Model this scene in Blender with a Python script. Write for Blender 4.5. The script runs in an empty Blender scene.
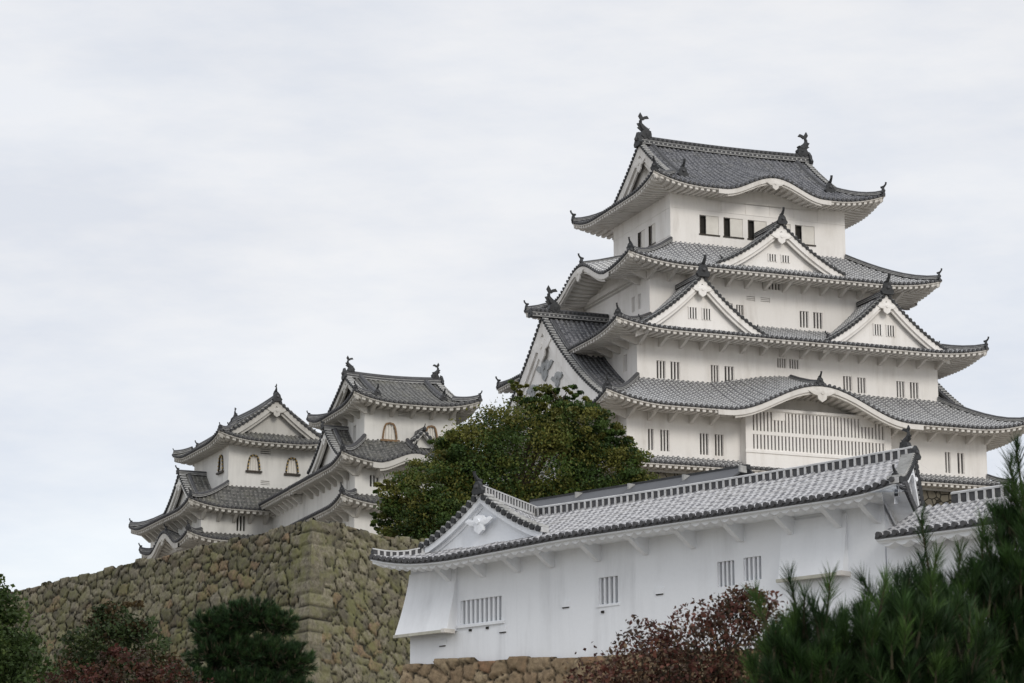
import bpy, math, random
import numpy as np
from math import sin, cos, pi, radians, sqrt, floor
from mathutils import Vector
random.seed(7)
rng = np.random.default_rng(7)
sc = bpy.context.scene
C = sc.collection

# ---------------------------------------------------------------- camera
cam = bpy.data.cameras.new('camera'); camo = bpy.data.objects.new('camera', cam); C.objects.link(camo)
camo.location = (0, 0, 1.6); camo.rotation_euler = (radians(90 + 12.727), 0, 0)
cam.sensor_width = 36; cam.lens = 93.16; cam.clip_start = .1; cam.clip_end = 6000
cam.dof.use_dof = True; cam.dof.focus_distance = 120; cam.dof.aperture_fstop = 11
sc.camera = camo
# ---------------------------------------------------------------- sky
w = bpy.data.worlds.new('World'); sc.world = w; w.use_nodes = True
nt = w.node_tree; nt.nodes.clear(); N = nt.nodes.new; LK = nt.links.new
SUN_EL, SUN_AZ = radians(27), radians(152)          # azimuth measured from +Y towards +X
out = N('ShaderNodeOutputWorld'); sky = N('ShaderNodeTexSky'); sky.sky_type = 'NISHITA'; sky.sun_disc = False
sky.sun_elevation = SUN_EL; sky.sun_rotation = SUN_AZ
bg1 = N('ShaderNodeBackground'); bg1.inputs[1].default_value = .15; LK(sky.outputs[0], bg1.inputs[0])
tc = N('ShaderNodeTexCoord'); sep = N('ShaderNodeSeparateXYZ'); LK(tc.outputs['Generated'], sep.inputs[0])
mp = N('ShaderNodeMapping'); mp.inputs['Scale'].default_value = (1.3, 1.3, 4.5); mp.inputs['Rotation'].default_value = (.25, .35, .3)
LK(tc.outputs['Generated'], mp.inputs[0])
n1 = N('ShaderNodeTexNoise'); n1.inputs['Scale'].default_value = 3.2; n1.inputs['Detail'].default_value = 9; n1.inputs['Roughness'].default_value = .6
LK(mp.outputs[0], n1.inputs[0])
n2 = N('ShaderNodeTexNoise'); n2.inputs['Scale'].default_value = 1.6; n2.inputs['Detail'].default_value = 3; LK(mp.outputs[0], n2.inputs[0])
cr = N('ShaderNodeValToRGB'); e = cr.color_ramp.elements
e[0].position = .40; e[0].color = (.84, .88, .96, 1); e[1].position = .60; e[1].color = (1.02, 1.018, 1.03, 1)
LK(n1.outputs[0], cr.inputs[0])
zz = N('ShaderNodeMath'); zz.operation = 'MULTIPLY_ADD'; zz.inputs[1].default_value = -.12; zz.inputs[2].default_value = .705; zz.use_clamp = False
mx = N('ShaderNodeMath'); mx.operation = 'MAXIMUM'; mx.inputs[1].default_value = 0
LK(sep.outputs[2], mx.inputs[0]); LK(mx.outputs[0], zz.inputs[0])
zh = N('ShaderNodeMapRange'); zh.inputs[1].default_value = .36; zh.inputs[2].default_value = 1.0; zh.inputs[3].default_value = 0; zh.inputs[4].default_value = .55   # overcast sky is brightest overhead
LK(sep.outputs[2], zh.inputs[0]); za = N('ShaderNodeMath'); za.operation = 'ADD'; LK(zz.outputs[0], za.inputs[0]); LK(zh.outputs[0], za.inputs[1])
bg2 = N('ShaderNodeBackground'); LK(cr.outputs[0], bg2.inputs[0]); 
LK(za.outputs[0], bg2.inputs[1])
r2 = N('ShaderNodeMapRange'); r2.inputs[1].default_value = .42; r2.inputs[2].default_value = .75; r2.inputs[3].default_value = .0; r2.inputs[4].default_value = .25
LK(n2.outputs[0], r2.inputs[0])
ms = N('ShaderNodeMixShader'); LK(r2.outputs[0], ms.inputs[0]); LK(bg2.outputs[0], ms.inputs[1]); LK(bg1.outputs[0], ms.inputs[2]); LK(ms.outputs[0], out.inputs[0])
# ---------------------------------------------------------------- sun behind thin cloud
sl = bpy.data.lights.new('sun', 'SUN'); sl.energy = 1.0; sl.angle = radians(18); sl.color = (1, .95, .87)
so = bpy.data.objects.new('sun', sl); C.objects.link(so)
sd = Vector((sin(SUN_AZ) * cos(SUN_EL), cos(SUN_AZ) * cos(SUN_EL), sin(SUN_EL)))
so.rotation_euler = sd.to_track_quat('Z', 'Y').to_euler(); so.location = (40, -40, 80)
sc.view_settings.view_transform = 'Standard'; sc.view_settings.look = 'None'; sc.view_settings.gamma = 1
sc.view_settings.exposure = 0.38

# ================================================================ materials
def mat(name, rough=.85):
    m = bpy.data.materials.new(name); m.use_nodes = True
    t = m.node_tree; b = t.nodes['Principled BSDF']; b.inputs['Roughness'].default_value = rough
    b.inputs['Specular IOR Level'].default_value = .3
    return m, t, b
def nd(t, typ, **kw):
    n = t.nodes.new(typ)
    for k, v in kw.items():
        if k in n.inputs: n.inputs[k].default_value = v
        else: setattr(n, k, v)
    return n
def math2(t, op, a, b=None, c=None, clamp=False):
    n = t.nodes.new('ShaderNodeMath'); n.operation = op; n.use_clamp = clamp
    for i, v in enumerate((a, b, c)):
        if v is None: continue
        if isinstance(v, (int, float)): n.inputs[i].default_value = v
        else: t.links.new(v, n.inputs[i])
    return n.outputs[0]
def mixc(t, f, a, b, mode='MIX'):
    n = t.nodes.new('ShaderNodeMix'); n.data_type = 'RGBA'; n.blend_type = mode
    for i, v in ((0, f), (6, a), (7, b)):
        if isinstance(v, (int, float)): n.inputs[i].default_value = v
        elif isinstance(v, tuple): n.inputs[i].default_value = (*v, 1) if len(v) == 3 else v
        else: t.links.new(v, n.inputs[i])
    return n.outputs[2]
def rng_node(t, v, a, b, c=0., d=1.):
    n = nd(t, 'ShaderNodeMapRange'); t.links.new(v, n.inputs[0])
    for i, x in zip((1, 2, 3, 4), (a, b, c, d)): n.inputs[i].default_value = x
    return n.outputs[0]
def noise(t, scale, detail=4, rough=.5, stretch=None, coord='Object'):
    tc = nd(t, 'ShaderNodeTexCoord'); src = tc.outputs[coord]
    if stretch:
        mpn = nd(t, 'ShaderNodeMapping'); mpn.inputs['Scale'].default_value = stretch; t.links.new(src, mpn.inputs[0]); src = mpn.outputs[0]
    n = nd(t, 'ShaderNodeTexNoise', Scale=scale, Detail=detail, Roughness=rough); t.links.new(src, n.inputs[0])
    return n.outputs[0]
def bump(t, b, h, strength=.3, dist=.03):
    n = nd(t, 'ShaderNodeBump', Strength=strength, Distance=dist); t.links.new(h, n.inputs['Height']); t.links.new(n.outputs[0], b.inputs['Normal'])

def plaster(name, col, dirt, amount):
    m, t, b = mat(name, .9)
    big = noise(t, .35, 5, .6); st = noise(t, 1.4, 5, .65, (1, 1, .13)); fine = noise(t, 9, 4, .6)
    f = math2(t, 'MULTIPLY', rng_node(t, st, .45, .75), rng_node(t, big, .35, .7))
    f = math2(t, 'MULTIPLY', f, amount, clamp=True)
    c = mixc(t, f, col, dirt)
    c = mixc(t, rng_node(t, fine, .3, .7, 0, .12), c, tuple(x * .8 for x in col))
    t.links.new(c, b.inputs['Base Color']); bump(t, b, fine, .15, .02)
    return m
M_KEEPW = plaster('keep_plaster', (.82, .795, .765), (.50, .46, .41), .85)
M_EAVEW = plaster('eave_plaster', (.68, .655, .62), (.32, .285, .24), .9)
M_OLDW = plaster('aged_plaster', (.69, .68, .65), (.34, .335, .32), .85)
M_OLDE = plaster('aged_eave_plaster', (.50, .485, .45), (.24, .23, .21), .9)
M_FGW = plaster('turret_plaster', (.82, .84, .87), (.52, .53, .55), .8)

def tile(name, dark, light, plcol, plw, crest_frac=.45, lichen=(.2, .19, .14), li=.3):
    m, t, b = mat(name, .72)
    uv = nd(t, 'ShaderNodeUVMap'); s = nd(t, 'ShaderNodeSeparateXYZ'); t.links.new(uv.outputs[0], s.inputs[0])
    u, v = s.outputs[0], s.outputs[1]
    fu = math2(t, 'FRACT', u); fv = math2(t, 'FRACT', v)
    iu = math2(t, 'FLOOR', u); iv = math2(t, 'FLOOR', v)
    du = math2(t, 'ABSOLUTE', math2(t, 'SUBTRACT', fu, .5))
    crest = math2(t, 'LESS_THAN', du, .24)
    cmb = nd(t, 'ShaderNodeCombineXYZ'); t.links.new(iu, cmb.inputs[0]); t.links.new(iv, cmb.inputs[1]); t.links.new(crest, cmb.inputs[2])
    wn = nd(t, 'ShaderNodeTexWhiteNoise'); t.links.new(cmb.outputs[0], wn.inputs[0])
    c = mixc(t, wn.outputs[0], dark, light)
    ln = noise(t, .8, 6, .7)
    c = mixc(t, rng_node(t, ln, .5, .75, 0, li), c, lichen)
    # plaster joints on the crests, thin lines beside them
    j1 = math2(t, 'MULTIPLY', crest, math2(t, 'LESS_THAN', fv, plw))
    side = math2(t, 'MULTIPLY', math2(t, 'GREATER_THAN', du, .21), math2(t, 'LESS_THAN', du, .27 + .05 * plw))
    jj = math2(t, 'MAXIMUM', j1, math2(t, 'MULTIPLY', side, min(1, plw * 1.7)))
    wear = rng_node(t, noise(t, 3.0, 4, .7), .25, .5, .35, 1)
    jj = math2(t, 'MULTIPLY', jj, wear)
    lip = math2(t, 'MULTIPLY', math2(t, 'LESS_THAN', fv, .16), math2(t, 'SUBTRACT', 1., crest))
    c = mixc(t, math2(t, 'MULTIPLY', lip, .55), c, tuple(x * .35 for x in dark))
    c = mixc(t, jj, c, plcol)
    t.links.new(c, b.inputs['Base Color'])
    bump(t, b, math2(t, 'ADD', jj, math2(t, 'MULTIPLY', fv, .5)), .5, .03)
    return m
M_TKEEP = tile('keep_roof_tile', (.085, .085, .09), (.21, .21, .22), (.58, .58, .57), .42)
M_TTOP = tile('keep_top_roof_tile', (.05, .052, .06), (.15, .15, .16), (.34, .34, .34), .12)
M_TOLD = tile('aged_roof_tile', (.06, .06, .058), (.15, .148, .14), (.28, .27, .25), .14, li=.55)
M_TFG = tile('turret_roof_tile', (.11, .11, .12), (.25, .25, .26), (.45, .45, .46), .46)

def simple(name, col, col2=None, scale=3, rough=.8, bs=.25):
    m, t, b = mat(name, rough); n = noise(t, scale, 5, .6)
    c = mixc(t, rng_node(t, n, .3, .7), col, col2 or tuple(x * .55 for x in col))
    t.links.new(c, b.inputs['Base Color']); bump(t, b, n, bs, .04); return m
M_RIDGE = simple('ridge_tile', (.085, .085, .09), (.05, .05, .052), 5, .65)
M_RIDGEL = simple('ridge_plaster_line', (.45, .45, .44), (.25, .25, .24), 4)
M_RIDGEW = simple('ridge_white_plaster', (.60, .60, .60), (.40, .40, .40), 4)
M_ORN = simple('ornament_tile', (.045, .048, .05), (.02, .02, .022), 6, .6)
M_DARKW = simple('dark_interior', (.03, .028, .025), (.015, .014, .012), 4)
M_SHUT = simple('white_shutter', (.74, .72, .67), (.66, .63, .58), 2)
M_BLACK = simple('black_lacquer', (.022, .02, .017), (.05, .035, .02), 3, .5)
M_GOLD = simple('gilt_fitting', (.45, .32, .10), (.3, .2, .06), 8, .45)
M_WOODY = simple('weathered_wood', (.30, .19, .10), (.12, .08, .05), 8)
M_SLATE = simple('dark_roof_sheet', (.085, .088, .095), (.06, .062, .068), .6, .6)
M_EARTH = simple('earth', (.34, .31, .27), (.24, .21, .17), .6, .95)
M_GRASS = simple('gravel_ground', (.30, .275, .24), (.20, .19, .155), .3, .95)
M_BARKD = simple('young_twig', (.05, .045, .025), (.03, .028, .015), 12, .95, .6)
M_BARK = simple('bark', (.10, .075, .055), (.05, .04, .03), 12, .95, .6)

def leafmat(name, rough=.6, trans=.25):
    m, t, b = mat(name, rough)
    a = nd(t, 'ShaderNodeVertexColor', layer_name='leaf'); t.links.new(a.outputs[0], b.inputs['Base Color'])
    b.inputs['Specular IOR Level'].default_value = .25
    tr = nd(t, 'ShaderNodeBsdfTranslucent'); t.links.new(a.outputs[0], tr.inputs[0])
    mx = nd(t, 'ShaderNodeMixShader'); mx.inputs[0].default_value = trans
    o = t.nodes['Material Output']; t.links.new(b.outputs[0], mx.inputs[1]); t.links.new(tr.outputs[0], mx.inputs[2]); t.links.new(mx.outputs[0], o.inputs[0])
    return m
M_LEAF = leafmat('leaf'); M_NEEDLE = leafmat('pine_needle', .5, .12)

def stonemat(name, a, b_, c_, moss, mossamt):
    m, t, b = mat(name, .95)
    at = nd(t, 'ShaderNodeVertexColor', layer_name='stone')     # per-stone tone
    s = nd(t, 'ShaderNodeSeparateColor'); t.links.new(at.outputs[0], s.inputs[0])
    c = mixc(t, s.outputs[0], a, b_); c = mixc(t, rng_node(t, s.outputs[1], .8, 1.0), c, c_)
    n = noise(t, 1.3, 7, .7); n2 = noise(t, 6, 6, .75)
    c = mixc(t, rng_node(t, n2, .38, .66, 0, .75), c, tuple(x * .4 for x in a))
    big = noise(t, .16, 4, .6)
    c = mixc(t, math2(t, 'MULTIPLY', rng_node(t, n, .42, .62), rng_node(t, big, .3, .6, mossamt * .5, mossamt)), c, moss)
    c = mixc(t, s.outputs[2], c, (.02, .019, .015))
    t.links.new(c, b.inputs['Base Color']); bump(t, b, n2, .7, .08); return m
M_STONE = stonemat('castle_stone', (.10, .09, .065), (.285, .255, .19), (.25, .17, .105), (.15, .15, .062), .8)
M_STONE2 = stonemat('base_stone', (.26, .185, .115), (.40, .32, .21), (.27, .14, .08), (.24, .20, .12), .3)

def voro_stone(name):
    m, t, b = mat(name, .95); tc = nd(t, 'ShaderNodeTexCoord')
    v = nd(t, 'ShaderNodeTexVoronoi', Scale=2.0); v2 = nd(t, 'ShaderNodeTexVoronoi', Scale=2.0); v2.feature = 'DISTANCE_TO_EDGE'
    t.links.new(tc.outputs['Object'], v.inputs[0]); t.links.new(tc.outputs['Object'], v2.inputs[0])
    c = mixc(t, v.outputs[1], (.15, .135, .105), (.10, .09, .07)); e_ = rng_node(t, v2.outputs[0], 0, .07)
    c = mixc(t, e_, (.03, .028, .02), c); t.links.new(c, b.inputs['Base Color']); bump(t, b, e_, 1, .15); return m
M_VST = voro_stone('rough_stone')

# ================================================================ mesh helpers
class MB:
    def __init__(s): s.V = []; s.F = []; s.U = []; s.M = []; s.mats = []
    def mi(s, m):
        if m not in s.mats: s.mats.append(m)
        return s.mats.index(m)
    def vs(s, pts, uvs=None):
        i = len(s.V); s.V.extend([tuple(p) for p in pts]); s.U.extend(uvs if uvs else [(0, 0)] * len(pts)); return i
    def f(s, idx, m): s.F.append(tuple(idx)); s.M.append(s.mi(m))
    def grid(s, P, m, UV=None):
        nu, nv = len(P), len(P[0]); i0 = s.vs([p for r in P for p in r], [q for r in UV for q in r] if UV else None); k = s.mi(m)
        for a in range(nu - 1):
            for b in range(nv - 1):
                i = i0 + a * nv + b; s.F.append((i, i + nv, i + nv + 1, i + 1)); s.M.append(k)
    def hexa(s, p, m):      # 8 points: bottom 4 then top 4
        i = s.vs(p)
        for q in ((0, 3, 2, 1), (4, 5, 6, 7), (0, 1, 5, 4), (1, 2, 6, 5), (2, 3, 7, 6), (3, 0, 4, 7)): s.f([i + j for j in q], m)
    def box(s, T, a0, a1, b0, b1, z0, z1, m):
        s.hexa([T(a0, b0, z0), T(a1, b0, z0), T(a1, b1, z0), T(a0, b1, z0), T(a0, b0, z1), T(a1, b0, z1), T(a1, b1, z1), T(a0, b1, z1)], m)
    def sweep(s, pts, prof, m, caps=True, side=None):
        # prof: list of (side, up); side vector horizontal perpendicular to path
        pts = [Vector(p) for p in pts]; n = len(pts); i0 = len(s.V); k = len(prof)
        for i, p in enumerate(pts):
            if side is not None: sv = Vector(side)
            else:
                d = pts[min(i + 1, n - 1)] - pts[max(i - 1, 0)]; sv = Vector((d.y, -d.x, 0))
                sv = sv.normalized() if sv.length > 1e-6 else Vector((1, 0, 0))
            s.vs([p + sv * q[0] + Vector((0, 0, q[1])) for q in prof])
        for i in range(n - 1):
            for j in range(k):
                a = i0 + i * k + j; b = i0 + i * k + (j + 1) % k
                s.f((a, b, b + k, a + k), m)
        if caps: s.f([i0 + j for j in range(k)][::-1], m); s.f([i0 + (n - 1) * k + j for j in range(k)], m)
    def tube(s, pts, rad, m, n=6):
        pts = [Vector(p) for p in pts]; i0 = len(s.V)
        for i, p in enumerate(pts):
            d = (pts[min(i + 1, len(pts) - 1)] - pts[max(i - 1, 0)]).normalized()
            x = d.cross(Vector((.31, .17, .93))).normalized(); y = d.cross(x)
            r = rad[i] if isinstance(rad, (list, tuple)) else rad
            s.vs([p + (x * cos(2 * pi * j / n) + y * sin(2 * pi * j / n)) * r for j in range(n)])
        for i in range(len(pts) - 1):
            for j in range(n):
                a = i0 + i * n + j; b = i0 + i * n + (j + 1) % n; s.f((a, b, b + n, a + n), m)
        s.f([i0 + j for j in range(n)][::-1], m); s.f([i0 + (len(pts) - 1) * n + j for j in range(n)], m)
    def cap(s, c, axis, r, l, m, n=8):   # short cylinder (round end tile)
        c = Vector(c); a = Vector(axis).normalized() * l / 2; s.tube([c - a, c + a], r, m, n)
    def build(s, name, parent=None):
        me = bpy.data.meshes.new(name); me.from_pydata(s.V, [], s.F)
        for m in s.mats: me.materials.append(m)
        me.polygons.foreach_set('material_index', s.M)
        uv = me.uv_layers.new(name='UVMap'); li = np.empty(len(me.loops), dtype=np.int32); me.loops.foreach_get('vertex_index', li)
        uv.data.foreach_set('uv', np.array(s.U, dtype=np.float32)[li].ravel()); me.update()
        o = bpy.data.objects.new(name, me); C.objects.link(o); o.parent = parent; return o

def thing(name, label, cat, loc=(0, 0, 0), rz=0, group=None, kind=None):
    o = bpy.data.objects.new(name, None); o.empty_display_size = .5; C.objects.link(o); o.location = loc; o.rotation_euler = (0, 0, rz)
    o['label'] = label; o['category'] = cat
    if group: o['group'] = group
    return o
def tag(o, label, cat, group=None):
    o['label'] = label; o['category'] = cat
    if group: o['group'] = group
    return o
def frame(az): return radians(90 - az)

IDT = lambda x, y, z: Vector((x, y, z))
def side_T(side, rect, T0=IDT):
    x0, y0, x1, y1 = rect
    o, a, b, L = {'S': ((x0, y0), (1, 0), (0, 1), x1 - x0), 'W': ((x0, y1), (0, -1), (1, 0), y1 - y0),
                  'N': ((x1, y1), (-1, 0), (0, -1), x1 - x0), 'E': ((x1, y0), (0, 1), (-1, 0), y1 - y0)}[side]
    T = lambda s, t, z: T0(o[0] + a[0] * s + b[0] * t, o[1] + a[1] * s + b[1] * t, z)
    return T, L
F_ = lambda t: t * (.72 + .28 * t)

def tile_field(mb, T, L, ymax, zf, pitch, m, nt=7, ylo=None, tl=1.0):
    """ribbed tile surface: a along the eave, b up the slope"""
    n = max(2, int(round(L / pitch))); p = L / n; r = p * .26
    offs = [(0, 0), (.22, 0), (.27, .55), (.37, .9), (.5, 1), (.63, .9), (.73, .55), (.78, 0)]
    xs = [((k + o) * p, h * r) for k in range(n) for o, h in offs] + [(L, 0)]
    P, UV = [], []; rj = random.Random(int(L * 97)); jit = [rj.gauss(0, .012) for _ in range(n + 1)]
    for q_, (a, h) in enumerate(xs):
        h = h + jit[q_ // 8]
        ym = max(ymax(a), .012); y0 = ylo(a) if ylo else 0; ym = max(ym, y0 + .012); row, ur = [], []; ln = 0; pv = None
        for j in range(nt + 1):
            b = y0 + (ym - y0) * j / nt; z = zf(a, b) + h; v = T(a, b, z)
            q = (b, z - h)
            if pv: ln += sqrt((q[0] - pv[0]) ** 2 + (q[1] - pv[1]) ** 2)
            pv = q; row.append(v); ur.append((a / p, (ln + y0) / (p * tl)))
        P.append(row); UV.append(ur)
    mb.grid(P, m, UV)
    return n, p, r

def eave_edge(mb, we, T, L, zf, n, p, r, ds, zsof, step=.42, mw=None, raft=.12):
    """round end tiles, tile lip; white fascia boards, soffit with rafters"""
    for k in range(n):
        a = (k + .5) * p; z = zf(a, 0)
        q0, q1 = T(a, -.05, z + r * .42), T(a, .05, z + r * .42); mb.cap((q0 + q1) / 2, q1 - q0, r * 1.12, .12, M_RIDGE, 8)
    ns = max(12, int(L / .6)); A = [L * i / ns for i in range(ns + 1)]
    # lip of the pan tiles
    mb.grid([[T(a, .02, zf(a, 0) + .01), T(a, .0, zf(a, 0) - .07), T(a, .1, zf(a, 0) - .09)] for a in A], M_RIDGE)
    def board(b0, b1, zt, zb):
        we.grid([[T(a, b0, zf(a, 0) + zt), T(a, b0, zf(a, 0) + zb), T(a, b1, zf(a, 0) + zb - .01)] for a in A], mw)
    board(.05, .2, -.07, -.15 if raft > .08 else -.12)
    # soffit (rafters as square ribs with visible ends)
    nr = max(2, int(round(L / step))); s = L / nr
    P = []; bs = .12
    for k in range(nr):
        for o, d in ((0, 0), (.24, 0), (.2401, raft), (.76, raft), (.7601, 0)):
            a = (k + o) * s; ym = max(bs + .04, min(ds, a if a < L / 2 else L - a)); z0 = zf(a, 0) - .17
            P.append([T(a, bs - .01, z0 + .08), T(a, bs, max(z0 - d * 1.2, zsof(a, bs) - d) if d else z0 + .04)] + [T(a, b, zsof(a, b) - d) for b in (max(bs + .02, ym * .5), ym)])
    we.grid(P, mw)

def bracket(parent, T, a, ds, zt, m, w=.2, drop=.75, name='eave_bracket'):
    mb = MB(); b1 = ds; b0 = ds * .35
    pts = [(b1 + .05, zt - drop), (b1 + .05, zt), (b0, zt + .0), (b0, zt - .1), (b1 - .12, zt - drop)]
    i = mb.vs([T(a - w / 2, b, z) for b, z in pts] + [T(a + w / 2, b, z) for b, z in pts]); k = len(pts)
    for j in range(k): mb.f((i + j, i + (j + 1) % k, i + k + (j + 1) % k, i + k + j), m)
    mb.f([i + j for j in range(k)], m); mb.f([i + k + j for j in range(k)][::-1], m)
    return mb.build(name, parent)

RP = lambda w, h: [(-w / 2, 0), (-w / 2, h * .7), (-w * .3, h * .95), (0, h * 1.05), (w * .3, h * .95), (w / 2, h * .7), (w / 2, 0)]
def ridge(parent, pts, w, h, style='plain', name='ridge', pitch=.3):
    mb = MB(); pts = [Vector(p) for p in pts]
    if style == 'ladder':
        mb.sweep(pts, [(-w * .4, 0), (-w * .4, h * .86), (w * .4, h * .86), (w * .4, 0)], M_RIDGE)
        mb.sweep([p + Vector((0, 0, h * .82)) for p in pts], [(-w * .5, 0), (-w * .5, h * .14), (-w * .2, h * .24), (w * .2, h * .24), (w * .5, h * .14), (w * .5, 0)], M_RIDGEW)
        mb.sweep(pts, [(-w * .52, -.05), (-w * .52, .08 * h), (w * .52, .08 * h), (w * .52, -.05)], M_RIDGEW)
        step = max(.2, h * .8)
    else:
        mb.sweep(pts, RP(w, h), M_RIDGE)
        for zz_, hh in ((.03, .045), (h * .42, .035)):
            mb.sweep([p + Vector((0, 0, zz_)) for p in pts], [(-w * .53, 0), (-w * .53, hh), (w * .53, hh), (w * .53, 0)], M_RIDGEL)
        step = pitch
    if style in ('ladder', 'bead'):
        acc = 0
        for i in range(len(pts) - 1):
            d = pts[i + 1] - pts[i]; L = d.length; d.normalize(); sv = Vector((d.y, -d.x, 0)).normalized(); x = step - acc
            while x < L:
                c = pts[i] + d * x
                if style == 'ladder':
                    for sg in (-1, 1):
                        q = c + sv * sg * w * .42
                        mb.hexa([q + d * u * .036 + sv * v * w * .08 + Vector((0, 0, z)) for z in (0, h * .86) for u, v in ((-1, -1), (1, -1), (1, 1), (-1, 1))], M_RIDGEW)
                else:
                    for sg in (-1, 1):
                        mb.cap(c + sv * sg * w * .5 + Vector((0, 0, h * .72)), sv, step * .27, .1, M_RIDGEL if False else M_ORN, 6)
                        mb.cap(c + sv * sg * w * .5 + Vector((0, 0, h * .25)), sv, step * .2, .08, M_RIDGEL, 6)
                x += step
            acc = L - (x - step)
    return mb.build(name, parent)

def demon_tile(parent, p, d, s, horn=True, name='ridge_end_tile'):
    """onigawara: shield plate facing along d with a round-tile horn above"""
    mb = MB(); p = Vector(p); d = Vector((d[0], d[1], 0)).normalized(); sv = Vector((d.y, -d.x, 0)); up = Vector((0, 0, 1))
    out_ = [(-.5, -.15), (-.62, .1), (-.42, .35), (-.36, .62), (-.14, .85), (0, 1.0), (.14, .85), (.36, .62), (.42, .35), (.62, .1), (.5, -.15)]
    i = mb.vs([p + sv * x * s + up * z * s - d * .08 * s for x, z in out_] + [p + sv * x * s * .9 + up * z * s * .92 + d * .16 * s for x, z in out_]); k = len(out_)
    for j in range(k): mb.f((i + j, i + (j + 1) % k, i + k + (j + 1) % k, i + k + j), M_ORN)
    mb.f([i + j for j in range(k)][::-1], M_ORN); mb.f([i + k + j for j in range(k)], M_ORN)
    mb.tube([p + up * s * .4 + d * .12 * s, p + up * s * .42 + d * .3 * s], [.2 * s, .12 * s], M_RIDGE, 8)
    if horn: mb.tube([p + up * s * .85 - d * .3 * s, p + up * s * .95 + d * .15 * s, p + up * s * 1.25 + d * .38 * s, p + up * s * 1.5 + d * .42 * s], [.15 * s, .15 * s, .12 * s, .13 * s], M_ORN, 7)
    return mb.build(name, parent)

def shachi(parent, p, d, s, name='fish_ornament'):
    """leaping dolphin-fish; d = direction the head faces"""
    mb = MB(); p = Vector(p); d = Vector((d[0], d[1], 0)).normalized(); sv = Vector((d.y, -d.x, 0)); up = Vector((0, 0, 1))
    Q = lambda x, z, y=0: p + d * x * s + up * z * s + sv * y * s
    mb.tube([Q(.30, -.05), Q(.3, .16), Q(.22, .34), Q(.05, .52), Q(-.08, .72), Q(-.08, .92), Q(.02, 1.08)], [.27 * s, .29 * s, .25 * s, .19 * s, .14 * s, .1 * s, .06 * s], M_ORN, 8)
    mb.tube([Q(.3, .12), Q(.52, .14), Q(.62, .2)], [.2 * s, .13 * s, .05 * s], M_ORN, 7)        # snout
    def fin(pts, th=.05):
        i = mb.vs([Q(x, z, -th) for x, z in pts] + [Q(x, z, th) for x, z in pts]); k = len(pts)
        for j in range(k): mb.f((i + j, i + (j + 1) % k, i + k + (j + 1) % k, i + k + j), M_ORN)
        mb.f([i + j for j in range(k)][::-1], M_ORN); mb.f([i + k + j for j in range(k)], M_ORN)
    fin([(-.06, .95), (-.22, 1.22), (-.1, 1.45), (.06, 1.18), (.12, 1.12)]); fin([(0, 1.02), (.12, 1.22), (.34, 1.28), (.46, 1.12), (.24, 1.08), (.1, .98)])
    fin([(-.05, .3), (-.3, .5), (-.2, .55), (-.32, .75), (-.16, .8), (-.1, .6)]); fin([(.2, .34), (.46, .5), (.38, .38), (.42, .3)], .2)
    fin([(.02, -.1), (-.16, .0), (-.02, .3), (.5, .3), (.56, -.1)], .24)
    return mb.build(name, parent)

def pendant(parent, T, a, b, z, s, m, name='gable_pendant'):
    mb = MB(); out_ = [(-1, .1), (-.75, .22), (-.45, .1), (-.3, .3), (0, .36), (.3, .3), (.45, .1), (.75, .22), (1, .1), (.62, -.12), (.34, -.18), (.3, -.42), (0, -.62), (-.3, -.42), (-.34, -.18), (-.62, -.12)]
    k = len(out_); i = mb.vs([T(a + x * s, b, z + q * s) for x, q in out_] + [T(a + x * s, b + .1, z + q * s) for x, q in out_])
    for j in range(k): mb.f((i + j, i + (j + 1) % k, i + k + (j + 1) % k, i + k + j), m)
    c = mb.vs([T(a, b - .03, z)]);
    for j in range(k): mb.f((i + j, i + (j + 1) % k, c), m)
    mb.cap(T(a, b - .03, z + .02 * s), T(0, 1, 0) - T(0, 0, 0), .13 * s, .08, m, 8)
    return mb.build(name, parent)

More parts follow.
